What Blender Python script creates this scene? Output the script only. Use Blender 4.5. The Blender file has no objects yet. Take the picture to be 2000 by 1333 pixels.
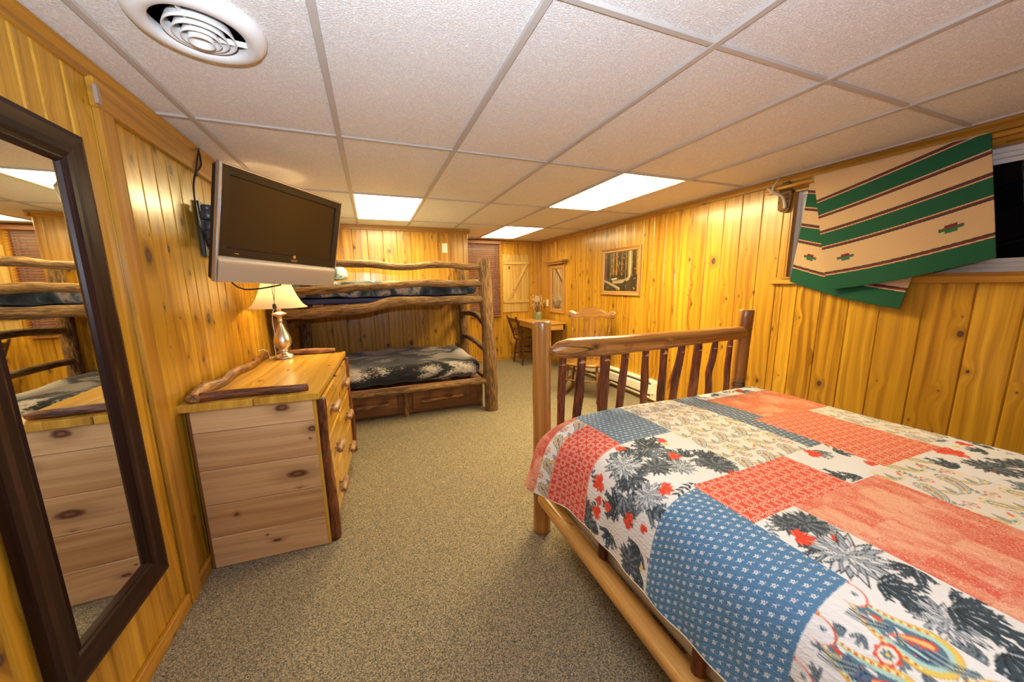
import bpy, math, random
import numpy as np
from mathutils import Vector, Matrix
PI = math.pi
random.seed(7)
RNG = np.random.default_rng(11)
sc = bpy.context.scene
COL = sc.collection

# ------------------------------------------------------------------ camera
yaw, pit, rol = .3745, -.1706, -.0141
cyw, syw, cp, sp, cr, sr = math.cos(yaw), math.sin(yaw), math.cos(pit), math.sin(pit), math.cos(rol), math.sin(rol)
fw = Vector((syw*cp, cyw*cp, sp)); rt = Vector((cyw, -syw, 0)); up = rt.cross(fw)
rt2 = rt*cr + up*sr; up2 = up*cr - rt*sr
cam = bpy.data.cameras.new('camera'); camo = bpy.data.objects.new('camera', cam); COL.objects.link(camo)
m = Matrix((rt2, up2, -fw)).transposed().to_4x4(); m.translation = Vector((0, 0, 1.391))
camo.matrix_world = m
cam.sensor_width = 36; cam.lens = 692.9/2000*36; cam.clip_start = .02
cam.shift_x = -2.17/2000; cam.shift_y = 9.25/2000
sc.camera = camo
# ------------------------------------------------------------------ view, world
sc.view_settings.view_transform = 'Standard'; sc.view_settings.look = 'None'
sc.view_settings.exposure = 0.0; sc.view_settings.gamma = 1.0
w = bpy.data.worlds.new('night'); sc.world = w; w.use_nodes = True
w.node_tree.nodes['Background'].inputs[0].default_value = (.004, .005, .008, 1)
w.node_tree.nodes['Background'].inputs[1].default_value = 1
sc.cycles.max_bounces = 10; sc.cycles.diffuse_bounces = 6
# ------------------------------------------------------------------ lights
PANEL_W = 36.0          # emission strength of the fluorescent diffusers
PANEL_C = (1.0, .80, .40)
LAMP_E = 320.0
FLASH_E = 66.0
def flash(name, loc, rot, e, size, col):
    l = bpy.data.lights.new(name, 'AREA'); l.energy = e; l.color = col; l.shape = 'DISK'; l.size = size
    o = bpy.data.objects.new(name, l); COL.objects.link(o); o.location = loc; o.rotation_euler = rot
    return o
# the photographer's flash head on top of the camera, turned up to bounce off the ceiling
flash('camera_flash', (-.02, -.12, 1.55), (PI - .55, 0, 0), FLASH_E, .07, (.72, .84, 1.0))

# ------------------------------------------------------------------ node helper
class V:
    def __init__(s, nt, sock): s.nt, s.s = nt, sock
    def _m(s, op, *a):
        n = s.nt.nodes.new('ShaderNodeMath'); n.operation = op
        for i, v in enumerate((s,)+a):
            if isinstance(v, V): s.nt.links.new(v.s, n.inputs[i])
            else: n.inputs[i].default_value = v
        return V(s.nt, n.outputs[0])
    def __add__(s, o): return s._m('ADD', o)
    __radd__ = __add__
    def __mul__(s, o): return s._m('MULTIPLY', o)
    __rmul__ = __mul__
    def __sub__(s, o): return s._m('SUBTRACT', o)
    def __rsub__(s, o): return (s*-1.0)+o
    def __truediv__(s, o): return s._m('DIVIDE', o)
    def sin(s): return s._m('SINE')
    def cos(s): return s._m('COSINE')
    def abs(s): return s._m('ABSOLUTE')
    def fract(s): return s._m('FRACT')
    def floor(s): return s._m('FLOOR')
    def min(s, o): return s._m('MINIMUM', o)
    def max(s, o): return s._m('MAXIMUM', o)
    def pow(s, o): return s._m('POWER', o)
    def sqrt(s): return s._m('SQRT')
    def atan2(s, o): return s._m('ARCTAN2', o)
    def gt(s, o): return s._m('GREATER_THAN', o)
    def step(s, a, b):           # smoothstep from a to b (a may exceed b)
        n = s.nt.nodes.new('ShaderNodeMapRange'); n.interpolation_type = 'SMOOTHSTEP'
        s.nt.links.new(s.s, n.inputs[0])
        lo, hi, t0, t1 = (a, b, 0, 1) if a < b else (b, a, 1, 0)
        n.inputs[1].default_value = lo; n.inputs[2].default_value = hi; n.inputs[3].default_value = t0; n.inputs[4].default_value = t1
        return V(s.nt, n.outputs[0])
class Mat:
    def __init__(s, name, rough=.5, base=(.5, .5, .5), metal=0, spec=.5, coat=0):
        s.m = bpy.data.materials.new(name); s.m.use_nodes = True; s.nt = s.m.node_tree
        s.b = s.nt.nodes['Principled BSDF']
        s.b.inputs['Base Color'].default_value = (*base, 1); s.b.inputs['Roughness'].default_value = rough
        s.b.inputs['Metallic'].default_value = metal; s.b.inputs['Specular IOR Level'].default_value = spec
        s.b.inputs['Coat Weight'].default_value = coat; s.b.inputs['Coat Roughness'].default_value = .15
    def n(s, t): return s.nt.nodes.new(t)
    def attr(s, name):
        n = s.n('ShaderNodeAttribute'); n.attribute_name = name; return n
    def obj(s): return s.n('ShaderNodeTexCoord').outputs['Object']
    def xyz(s, sock):
        n = s.n('ShaderNodeSeparateXYZ'); s.nt.links.new(sock, n.inputs[0]); return [V(s.nt, n.outputs[i]) for i in range(3)]
    def vec(s, x, y, z=0.0):
        n = s.n('ShaderNodeCombineXYZ')
        for i, v in enumerate((x, y, z)):
            if isinstance(v, V): s.nt.links.new(v.s, n.inputs[i])
            else: n.inputs[i].default_value = v
        return n.outputs[0]
    def noise(s, vec, scale=1, detail=3, rough=.5, dist=0, color=False):
        n = s.n('ShaderNodeTexNoise'); s.nt.links.new(vec, n.inputs['Vector'])
        n.inputs['Scale'].default_value = scale; n.inputs['Detail'].default_value = detail
        n.inputs['Roughness'].default_value = rough; n.inputs['Distortion'].default_value = dist
        return n.outputs['Color'] if color else V(s.nt, n.outputs[0])
    def voro(s, vec, scale=1, rnd=1, feat='F1', dims='3D'):
        n = s.n('ShaderNodeTexVoronoi'); n.voronoi_dimensions = dims; n.feature = feat
        s.nt.links.new(vec, n.inputs['Vector']); n.inputs['Scale'].default_value = scale; n.inputs['Randomness'].default_value = rnd
        return n
    def ramp(s, f, stops):
        n = s.n('ShaderNodeValToRGB'); s.nt.links.new(f.s, n.inputs[0])
        e = n.color_ramp.elements
        while len(e) < len(stops): e.new(.5)
        for i, (p, c) in enumerate(stops): e[i].position = p; e[i].color = (*c, 1)
        return n.outputs[0]
    def mix(s, f, a, b, mode='MIX'):
        n = s.n('ShaderNodeMix'); n.data_type = 'RGBA'; n.blend_type = mode
        for i, v in ((0, f), (6, a), (7, b)):
            if isinstance(v, V): s.nt.links.new(v.s, n.inputs[i])
            elif isinstance(v, (int, float)): n.inputs[i].default_value = v
            elif isinstance(v, tuple): n.inputs[i].default_value = (*v, 1)
            else: s.nt.links.new(v, n.inputs[i])
        return n.outputs[2]
    def color(s, sock): s.nt.links.new(sock, s.b.inputs['Base Color'])
    def link(s, v, name): s.nt.links.new(v.s if isinstance(v, V) else v, s.b.inputs[name])
    def bump(s, h, strength=.3, dist=.01):
        n = s.n('ShaderNodeBump'); n.inputs['Strength'].default_value = strength; n.inputs['Distance'].default_value = dist
        s.nt.links.new(h.s, n.inputs['Height']); s.nt.links.new(n.outputs[0], s.b.inputs['Normal'])
def S(r, g, b):          # 0..255 display values to linear
    return tuple(((c/255+.055)/1.055)**2.4 if c > 10 else c/3294 for c in (r, g, b))
def flat(name, rgb, rough=.5, metal=0, **k): return Mat(name, rough, rgb, metal, **k).m

def wood(name, pale, mid, dark, rough=.35, knots=1.0, streak=1.0, knotcol=(.05, .018, .006), coat=0., kscale=1.0, vary=.25, fig=1.0, fixed=(), crack=0, fq=1.0):
    """boards: 'gc' holds metres across, through and along the board plus a random shift per board; 'rnd' random numbers per board"""
    M = Mat(name, rough, coat=coat)
    x, y, z = M.xyz(M.attr('gc').outputs['Vector'])
    r = M.n('ShaderNodeSeparateColor'); M.nt.links.new(M.attr('rnd').outputs['Color'], r.inputs[0])
    r1, r2 = V(M.nt, r.outputs[0]), V(M.nt, r.outputs[1])
    kv = M.voro(M.vec(x*(6.5*kscale), z*(4.4*kscale)), 1, .95, 'F1', '2D')
    d = V(M.nt, kv.outputs['Distance']); cc = M.n('ShaderNodeSeparateColor'); M.nt.links.new(kv.outputs['Color'], cc.inputs[0])
    has = V(M.nt, cc.outputs[0]).gt(1-.55*knots); q_ = V(M.nt, cc.outputs[1]); size = q_*q_*q_*.15+.020
    fall = d.step(.42, .0)*has
    wob = M.noise(M.vec(x*2.2, y*2, z*.7), 1, 2)
    xx = x + wob*.10*fig + fall*.028
    g1 = M.noise(M.vec(xx*(34.0*fq), y*(8 if fq == 1 else 34.0*fq), z*.75), 1, 4, .62)
    g2 = M.noise(M.vec(xx*120.0, y*(30 if fq == 1 else 120), z*2.4), 1, 3, .6)
    rings = ((xx*95.0 + wob*9.0 + z*.8).sin()*.5+.5)
    soft = M.noise(M.vec(x*5.0, y, z*1.1), 1, 2)
    g = g1*.62*streak + g2*.22 + rings*.10*streak + soft*.25
    c = M.ramp(g, [(.43, pale), (.60, mid), (.80, dark)])
    tint = M.mix(r1*vary, c, dark)
    tint = M.mix(r2*vary*.8, tint, pale)
    k = (d/size)
    for (kx, kz, rx, rz) in fixed:      # single knots at known places on the boards
        kd = (((x-kx)/rx)*((x-kx)/rx)+((z-kz)/rz)*((z-kz)/rz)).sqrt(); k = k.min(kd*1.0); has = has.max(kd.step(4.0, 3.9))
    k = k*(M.noise(M.vec(x*40, z*25), 1, 2)*.5+.75)
    km = k.step(1.15, .78)*has
    halo = k.step(3.2, .9)*has*.45
    ring2 = ((k*9.0).sin()*.5+.5)*.55
    kc = M.mix(ring2, knotcol, tuple(min(1, a*3.2+.05) for a in knotcol))
    c2 = M.mix(halo, tint, tuple(a*.62 for a in dark))
    fin = M.mix(km, c2, kc)
    if crack:
        cn_ = (M.noise(M.vec(x*5.5, y*5.5, z*.55), 1, 2, .5)-.52).abs().step(.007, .001)*M.noise(M.vec(x*3, y*3, z*1.6+7.0), 1, 1).step(.46, .56)
        fin = M.mix(cn_*crack, fin, tuple(a*.22 for a in dark))
    M.color(fin)
    M.bump(g2*.4+g1*.6+km*-.5, .12, .004)
    return M.m

def bark(name, pale, mid, dark, rough=.6, bumpy=.8, ridge=26.0, along=5.0, dist=.012):
    M = Mat(name, rough)
    x, y, z = M.xyz(M.attr('gc').outputs['Vector'])
    w1 = M.noise(M.vec(x*9, y*9, z*4), 1, 2)
    h = M.noise(M.vec((x+w1*.02)*ridge*3, (y+w1*.02)*ridge*3, z*along*1.6), 1, 4, .62)
    h2 = M.noise(M.vec(x*8, y*8, z*2.2), 1, 3)
    c = M.ramp(h*.75+h2*.35, [(.42, dark), (.54, mid), (.70, pale)])
    kv = M.voro(M.vec(x*4, y*4, z*3.2), 1, 1); d = V(M.nt, kv.outputs['Distance'])
    c = M.mix(d.step(.20, .07)*.6, c, dark)
    M.color(c); M.bump(h*1.0+h2*.4, bumpy, dist)
    return M.m

# ------------------------------------------------------------------ mesh builder
class MB:
    def __init__(s): s.v, s.f, s.gc, s.rnd, s.sm = [], [], [], [], []
    def add(s, verts, faces, gcf, rnd=None, smooth=False):
        o = len(s.v); s.v += [tuple(p) for p in verts]
        rnd = rnd or (random.random(), random.random(), random.random())
        for f in faces:
            s.f.append(tuple(i+o for i in f)); s.sm.append(smooth)
            for i in f: s.gc.append(gcf(i)); s.rnd.append(rnd)
    def box(s, c, size, axis=2, bev=.002, M=None, rnd=None, off=None):
        hx, hy, hz = (max(a, 1e-4)/2 for a in size); b = min(bev, hx*.9, hy*.9, hz*.9)
        loc = []; idx = {}
        for sx in (-1, 1):
            for sy in (-1, 1):
                for sz in (-1, 1):
                    for k in range(3):
                        h = [hx-b, hy-b, hz-b]; h[k] += b
                        idx[(sx, sy, sz, k)] = len(loc); loc.append((sx*h[0], sy*h[1], sz*h[2]))
        F = []
        for k in range(3):
            for sg in (-1, 1):
                q = []
                a1, a2 = (k+1) % 3, (k+2) % 3
                for u, v in ((-1, -1), (1, -1), (1, 1), (-1, 1)):
                    t = [0, 0, 0]; t[k] = sg; t[a1] = u; t[a2] = v
                    q.append(idx[(*t, k)])
                F.append(q if sg > 0 else q[::-1])
        if b > 0:
            for k in range(3):                      # edges along axis k
                a1, a2 = (k+1) % 3, (k+2) % 3
                for u in (-1, 1):
                    for v in (-1, 1):
                        A, B = [0]*3, [0]*3
                        A[k], B[k] = -1, 1; A[a1] = B[a1] = u; A[a2] = B[a2] = v
                        q = [idx[(*A, a1)], idx[(*B, a1)], idx[(*B, a2)], idx[(*A, a2)]]
                        F.append(q if u*v < 0 else q[::-1])
            for sx in (-1, 1):
                for sy in (-1, 1):
                    for sz in (-1, 1):
                        q = [idx[(sx, sy, sz, k)] for k in range(3)]
                        F.append(q if sx*sy*sz > 0 else q[::-1])
        o = off or (random.uniform(-9, 9), random.uniform(-9, 9), random.uniform(-9, 9))
        a = [(axis+1) % 3, (axis+2) % 3, axis]
        if size[a[0]] < size[a[1]]: a[0], a[1] = a[1], a[0]
        G = [(p[a[0]]+o[0], p[a[1]]+o[1], p[a[2]]+o[2]) for p in loc]
        cv = Vector(c)
        P = [(M @ Vector(p)) + cv if M else Vector(p)+cv for p in loc]
        s.add(P, F, lambda i: G[i], rnd)
    def bar(s, p0, p1, w, h, bev=.002, upv=(0, 0, 1)):
        p0, p1 = Vector(p0), Vector(p1); d = p1-p0; z = d.normalized(); x = Vector(upv).cross(z)
        if x.length < 1e-4: x = Vector((1, 0, 0)).cross(z)
        x.normalize(); y = z.cross(x)
        s.box((p0+p1)/2, (w, h, d.length), 2, bev, Matrix((x, y, z)).transposed())
    def log(s, pts, rad, n=14, wob=.0, step=.04, cap=.35, seed=None, square=0):
        """tube along a smooth path; rad a number or list; wob = relative lumpiness"""
        rg = random.Random(seed if seed is not None else random.random())
        P = [Vector(p) for p in pts]; R = rad if isinstance(rad, (list, tuple)) else [rad]*len(P)
        path = []
        for i in range(len(P)-1):
            a, b = P[i], P[i+1]; pa = P[i-1] if i else a*2-b; pb = P[i+2] if i+2 < len(P) else b*2-a
            k = max(1, int((b-a).length/step))
            for j in range(k):
                t = j/k
                q = .5*((2*a)+(b-pa)*t+(2*pa-5*a+4*b-pb)*t*t+(3*a-pa-3*b+pb)*t**3)
                path.append((q, R[i]+(R[i+1]-R[i])*t))
        path.append((P[-1], R[-1]))
        L = 0; verts = []; gl = []; o = (rg.uniform(-9, 9), rg.uniform(-9, 9), rg.uniform(-9, 9))
        tz = (path[1][0]-path[0][0]).normalized(); x = tz.orthogonal().normalized()
        ph = [(rg.uniform(0, 6), rg.uniform(3, 9), rg.choice((1, 2, 3)), rg.uniform(.3, 1)) for _ in range(5)]
        rings = []
        ncap = 3 if cap > 0 else 0
        N = len(path)
        seq = []
        for i in range(N):
            q, r = path[i]
            t = (path[min(i+1, N-1)][0]-path[max(i-1, 0)][0]).normalized()
            x = (x - t*x.dot(t)).normalized(); y = t.cross(x)
            if i: L += (q-path[i-1][0]).length
            seq.append((q, r, Vector(x), Vector(y), t, L))
        full = []
        if ncap:
            q, r, X, Y, t, l = seq[0]
            for k in range(ncap):
                a = (k/ncap)*PI/2
                full.append((q + t*(r*cap*(1-math.sin(a))), r*(1-cap*(1-math.sin(a)) if 0 else (1-cap)+cap*math.sin(a)), X, Y, t, l))
            full += [(q+t*r*cap*0, r, X, Y, t, l) for q, r, X, Y, t, l in seq[1:-1]]
            q, r, X, Y, t, l = seq[-1]
            for k in range(ncap, -1, -1):
                a = (k/ncap)*PI/2
                if k == ncap: continue
                full.append((q - t*(r*cap*math.sin(a)), (1-cap)*r+cap*r*math.sin(a) if 0 else r*((1-cap)+cap*math.sin(a)), X, Y, t, l))
            # fix order of cap offsets: outermost ring is the smallest
            k0 = []
            q, r, X, Y, t, l = seq[0]
            for k in range(ncap+1):
                a = k/ncap*PI/2
                k0.append((q+t*(r*cap*(1-math.cos(a))), r*((1-cap)+cap*math.sin(a)), X, Y, t, l))
            k1 = []
            q, r, X, Y, t, l = seq[-1]
            for k in range(ncap, -1, -1):
                a = k/ncap*PI/2
                k1.append((q-t*(r*cap*(1-math.cos(a))), r*((1-cap)+cap*math.sin(a)), X, Y, t, l))
            full = k0+seq[1:-1]+k1
        else: full = seq
        for q, r, X, Y, t, l in full:
            for j in range(n):
                a = 2*PI*j/n; rr = r
                if wob:
                    rr *= 1+wob*sum(A*math.sin(w_*l*3+p+m_*a) for p, w_, m_, A in ph)/3
                c_, s_ = math.cos(a), math.sin(a)
                if square:
                    k = (abs(c_)**4+abs(s_)**4)**-.25; rr *= 1+(k-1)*square
                verts.append(q+X*c_*rr+Y*s_*rr); gl.append((c_*r+o[0], s_*r+o[1], l+o[2]))
        F = []; m_ = len(full)
        for i in range(m_-1):
            for j in range(n):
                a = i*n+j; b = i*n+(j+1) % n
                F.append((a, b, b+n, a+n))
        rn = (rg.random(), rg.random(), rg.random())
        s.add(verts, F, lambda i: gl[i], rn, True)
        s.add([verts[j] for j in range(n)][::-1], [tuple(range(n))], lambda i: gl[n-1-i], rn)
        s.add([verts[(m_-1)*n+j] for j in range(n)], [tuple(range(n))], lambda i: gl[(m_-1)*n+i], rn)
    def lathe(s, prof, c=(0, 0, 0), n=24, M=None, smooth=True, close=False):
        verts = []; gl = []
        for r, z in prof:
            for j in range(n):
                a = 2*PI*j/n; p = Vector((r*math.cos(a), r*math.sin(a), z)); gl.append(tuple(p))
                verts.append((M @ p if M else p)+Vector(c))
        F = []
        for i in range(len(prof)-1):
            for j in range(n):
                a = i*n+j; b = i*n+(j+1) % n
                F.append((a, b, b+n, a+n))
        rn = (random.random(),)*3
        s.add(verts, F, lambda i: gl[i], rn, smooth)
        if prof[0][0] > 1e-5: s.add(verts[:n][::-1], [tuple(range(n))], lambda i: gl[i], rn)
        if prof[-1][0] > 1e-5: s.add(verts[-n:], [tuple(range(n))], lambda i: gl[i], rn)
    def prism(s, poly, t, M=None, c=(0, 0, 0), axis_gc=0, bev=0):
        """poly in local x,z; thickness t along y"""
        n = len(poly); V0 = []; gl = []; o = (random.uniform(-9, 9), random.uniform(-9, 9), random.uniform(-9, 9))
        cx_ = sum(p[0] for p in poly)/n; cz_ = sum(p[1] for p in poly)/n
        layers = [(-t/2, 1)] + ([(-t/2+bev, 0)] if 0 else []) + [(t/2, 1)]
        for y, _ in layers:
            for x, z in poly:
                p = Vector((x, y, z)); gl.append((z+o[0], y+o[1], x+o[2]) if axis_gc == 0 else (x+o[0], y+o[1], z+o[2]))
                V0.append((M @ p if M else p)+Vector(c))
        F = [tuple(range(n)), tuple(range(2*n-1, n-1, -1))]
        F += [(i, i+n, (i+1) % n+n, (i+1) % n) for i in range(n)]
        s.add(V0, F, lambda i: gl[i])
    def frame(s, y0, y1, z0, z1, prof, P):
        """mitred frame: prof = [(inward distance, height off wall)], P maps (u, v, h) to a point"""
        cs = ((y0, z0, 1, 1), (y1, z0, -1, 1), (y1, z1, -1, -1), (y0, z1, 1, -1)); m_ = len(prof)
        for k in range(4):
            a, b = cs[k], cs[(k+1) % 4]; o = (random.uniform(-9, 9), random.uniform(-9, 9), random.uniform(-9, 9)); vs = []; gl = []
            for (u, v, du, dv), e in ((a, 0), (b, 1)):
                for d, h in prof:
                    uu, vv = u+du*d, v+dv*d; vs.append(P(uu, vv, h)); gl.append((d+o[0], h+o[1], (uu if k % 2 == 0 else vv)+o[2]))
            s.add(vs, [(i, i+1, i+1+m_, i+m_) for i in range(m_-1)], lambda i: gl[i], None)
    def build(s, name, mat, parent=None, local=False, sub=None):
        me = bpy.data.meshes.new(name)
        V0 = s.v
        if parent is not None and not local:
            W = WM.get(parent.name)
            if W is not None: V0 = [tuple(W @ Vector(p)) for p in V0]
        me.from_pydata(V0, [], s.f)
        a = me.attributes.new('gc', 'FLOAT_VECTOR', 'CORNER'); a.data.foreach_set('vector', np.array(s.gc, 'f').ravel())
        a = me.attributes.new('rnd', 'FLOAT_COLOR', 'CORNER'); a.data.foreach_set('color', np.c_[np.array(s.rnd, 'f'), np.ones(len(s.rnd), 'f')].ravel())
        me.polygons.foreach_set('use_smooth', s.sm)
        me.materials.append(mat); me.validate(); me.update()
        o = bpy.data.objects.new(name, me); COL.objects.link(o)
        if parent is not None:
            o.parent = parent; WM[o.name] = WM.get(parent.name)
        return o
WM = {}
def thing(name, label, cat, loc=(0, 0, 0), rotz=0, group=None):
    o = bpy.data.objects.new(name, None); COL.objects.link(o); o.location = loc; o.rotation_euler = (0, 0, rotz)
    o.empty_display_size = .05
    o['label'] = label; o['category'] = cat
    if group: o['group'] = group
    WM[o.name] = (Matrix.Translation(loc) @ Matrix.Rotation(rotz, 4, 'Z')).inverted()
    return o
def tag(o, label, cat, group=None):
    o['label'] = label; o['category'] = cat
    if group: o['group'] = group
    return o
def struct(name, mb, mat, parent=None):
    o = mb.build(name, mat, parent)
    if parent is None: o['kind'] = 'structure'
    return o
def tree(src, loc=None, rotz=None, label=None):
    """a copy of a thing with copies of its parts and their sub-parts"""
    r = src.copy(); COL.objects.link(r)
    for ch in src.children:
        c = ch.copy(); COL.objects.link(c); c.parent = r
        for g in ch.children:
            d = g.copy(); COL.objects.link(d); d.parent = c
    if loc is not None: r.location = loc
    if rotz is not None: r.rotation_euler = (0, 0, rotz)
    if label: r['label'] = label
    return r

# ------------------------------------------------------------------ materials
M_WALL = wood('varnished_knotty_pine', (.69, .397, .036), (.53, .268, .018), (.24, .090, .006), rough=.30, coat=.25, vary=.42, streak=1.15)
M_TRIM = wood('pine_trim', (.56, .29, .035), (.43, .195, .02), (.26, .10, .01), rough=.33, knots=.45)
# side planks of the dresser: board k has its middle at across = 10k, along = 0
M_RAWPINE = wood('clear_pine', (.80, .53, .28), (.66, .39, .17), (.42, .20, .07), rough=.42, knots=0, vary=.34, fig=1.6, knotcol=(.10, .035, .012),
    fixed=((40.028, .118, .020, .034), (30.052, .238, .017, .022), (30.002, .225, .005, .006), (20.005, .150, .021, .052), (10.020, -.135, .010, .010), (.004, .020, .008, .022), (.045, -.02, .004, .006)))
M_TOPPINE = wood('amber_pine', (.78, .46, .075), (.64, .35, .045), (.40, .18, .02), rough=.25, knots=.6, coat=.3)
M_SHUTTER = wood('pale_shutter_pine', (.58, .40, .13), (.46, .29, .08), (.30, .16, .035), rough=.4, knots=.6)
M_DRAWER = wood('brown_stained_pine', (.28, .115, .035), (.20, .075, .02), (.11, .04, .012), rough=.4, knots=.5)
M_OAK = wood('honey_oak', (.34, .165, .032), (.23, .10, .018), (.11, .042, .008), rough=.25, knots=0, coat=.4)
M_OAK2 = wood('light_oak_frame', (.50, .27, .075), (.38, .19, .05), (.24, .11, .03), rough=.35, knots=0)
M_DESK = wood('desk_pine', (.70, .40, .10), (.58, .30, .07), (.4, .18, .04), rough=.22, knots=.3, coat=.3)
M_CHAIR = wood('dark_walnut_stain', (.10, .035, .012), (.06, .02, .008), (.03, .010, .004), rough=.22, knots=0, coat=.4)
M_PEEL = wood('peeled_log', (.60, .29, .070), (.40, .165, .034), (.16, .055, .012), rough=.30, knots=.7, streak=1.1, coat=.2, kscale=1.5, crack=.9, fq=2.0)
M_PEEL2 = wood('yellow_peeled_log', (.76, .44, .13), (.62, .33, .085), (.36, .16, .04), rough=.32, knots=.8, coat=.2, kscale=1.5, crack=.6, fq=1.6)
M_CUT = flat('cut_wood_end', (.62, .33, .12), .6)
M_BARK = bark('hickory_bark', (.40, .225, .075), (.20, .10, .030), (.045, .020, .007), .75, 1.0, 34, 7, .02)
M_RED = bark('red_cedar_stick', (.28, .080, .028), (.15, .036, .013), (.045, .011, .005), .42, .8, 24, 7, .010)
M_BRANCH = bark('varnished_branch', (.46, .21, .05), (.25, .095, .024), (.08, .026, .008), .35, .9, 18, 9, .012)
M_TWIG = bark('red_varnished_branch', (.27, .10, .032), (.15, .044, .015), (.05, .014, .006), .38, .8, 26, 8, .010)
M_HANDLE = bark('grey_log_handle', (.42, .28, .17), (.30, .17, .09), (.15, .07, .035), .45, .7, 20, 10, .006)

def ceil_mat():
    M = Mat('ceiling_tile', .55); v = M.obj()
    n = M.noise(v, 95, 2, .6, 2.2); n2 = M.noise(v, 260, 2, .5)
    M.color(M.mix(n.step(.46, .60), (.74, .70, .67), (.90, .88, .86)))
    M.bump(n*.8+n2*.3, .75, .006); return M.m
def carpet_mat():
    M = Mat('carpet', .95, spec=.1); v = M.obj()
    x, y, z = M.xyz(v)
    a = M.noise(M.vec(x*1.0, y*1.0, z), 330, 2, .6, .5); b = M.noise(v, 150, 2, .6); c = M.noise(v, 5, 2, .5)
    vo = M.voro(v, 280, 1); d = V(M.nt, vo.outputs['Distance'])
    cc = M.n('ShaderNodeSeparateColor'); M.nt.links.new(vo.outputs['Color'], cc.inputs[0])
    r = V(M.nt, cc.outputs[0])
    f = a*.45+b*.35+r*.36+.03
    col = M.ramp(f, [(.35, (.036, .040, .036)), (.50, (.135, .120, .088)), (.63, (.29, .235, .150)), (.82, (.52, .42, .28))])
    M.color(M.mix(c*.12, col, (.12, .13, .12))); M.bump(a*.5+r*.6, .9, .006); return M.m
M_CEIL = ceil_mat(); M_CARPET = carpet_mat()
M_GRID = flat('painted_t_bar', (.48, .43, .39), .45)
M_WHITE = flat('white_vinyl', (.74, .72, .70), .35); M_PLASTIC = flat('ivory_plastic', (.78, .74, .62), .35)
M_VENT = flat('white_enamel', (.76, .74, .72), .3)
M_VOID = flat('duct_inside', (.01, .01, .01), .9)
M_GLASSN = flat('night_glass', (.004, .004, .005), .03)
M_MIRROR = flat('mirror_glass', (.86, .88, .86), .015, 1)
def espresso():
    M = Mat('espresso_frame', .30, coat=0, spec=.22); x, y, z = M.xyz(M.attr('gc').outputs['Vector'])
    n = M.noise(M.vec(x*60, y*60, z*3), 1, 3)
    M.color(M.ramp(n, [(.3, (.012, .005, .004)), (.75, (.032, .011, .008))])); return M.m
M_ESP = espresso()
M_BLACKP = flat('black_gloss_plastic', (.012, .011, .011), .25); M_SCREEN = flat('dark_screen', (.018, .013, .010), .16)
M_BLACK = flat('black_metal', (.015, .015, .016), .45)
M_SILVER = flat('silver_plastic', (.40, .33, .27), .38, .25)
M_SILVER2 = flat('silver_edge', (.55, .52, .49), .25, .8)
M_NICKEL = flat('antique_brushed_nickel', (.60, .52, .40), .36, 1)
M_CORD = flat('white_cord', (.75, .68, .55), .5)
M_GOLD = flat('gold_print', (.75, .45, .12), .35, .6)
M_HEAT = flat('heater_enamel', (.78, .73, .60), .4)
M_HEATD = flat('heater_slot', (.10, .09, .07), .6)

def emis(name, c, s):
    M = Mat(name); M.b.inputs['Base Color'].default_value = (.8, .8, .8, 1)
    M.b.inputs['Emission Color'].default_value = (*c, 1); M.b.inputs['Emission Strength'].default_value = s; return M.m

# ------------------------------------------------------------------ room
LX, RX, FY, BY, H = -.863, 2.999, 6.144, -1.55, 2.17
KX, KY = 1.34, 5.13                      # corner of the boxed-out wall behind the bunk
GX0, GY0 = -.0952, .9895                 # ceiling grid origin
mb = MB(); mb.box(((LX+RX)/2, (BY+FY)/2, -.05), (RX-LX+.3, FY-BY+.3, .1), 1, 0); struct('floor', mb, M_CARPET)
lights = {(3, 2): 'A', (0, 3): 'B', (3, 4): 'C', (0, -1): 'D'}
def cell(c, r): # c column (2 ft), r-1..r rows
    return GX0+.6096*c, GX0+.6096*(c+1), GY0+1.2192*(r-1), GY0+1.2192*r
xs = [LX-.1]+[GX0+.6096*c for c in range(-1, 6)]+[RX+.1]
ys = [BY-.1]+[GY0+1.2192*r for r in range(-2, 5)]+[FY+.1]
mb = MB()
holes = [(GX0+.6096*c+.3, GY0+1.2192*r-.6) for c, r in lights]
for i in range(len(xs)-1):
    for j in range(len(ys)-1):
        if any(xs[i] < hx < xs[i+1] and ys[j] < hy < ys[j+1] for hx, hy in holes): continue
        mb.box(((xs[i]+xs[i+1])/2, (ys[j]+ys[j+1])/2, H+.012), (xs[i+1]-xs[i], ys[j+1]-ys[j], .016), 1, 0)
struct('ceiling', mb, M_CEIL)
mb = MB()
for x in xs[1:-1]: mb.box((x, (BY+FY)/2, H-.001), (.025, FY-BY, .012), 1, .002)
for y in ys[1:-1]: mb.box(((LX+RX)/2, y, H+.0005), (RX-LX, .022, .010), 0, .002)
mb.box((RX-.012, (BY+FY)/2, H-.002), (.024, FY-BY, .012), 1, .002)
struct('trim_1', mb, M_GRID)

def board_wall(mb, edges, z0, z1, place, thick=.018, skip=None):
    """vertical tongue and groove boards; place(u0,u1,z0,z1) -> centre and size"""
    for a, b in zip(edges[:-1], edges[1:]):
        for (p, q) in (skip(a, b) if skip else [(z0, z1)]):
            c, sz = place(a, b, p, q); mb.box(c, sz, 2, .006)
def run(a, b, w, jit=.0):
    o = [a]
    while o[-1]+w*1.4 < b: o.append(o[-1]+w*(1+random.uniform(-jit, jit)))
    return o+[b]
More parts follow.
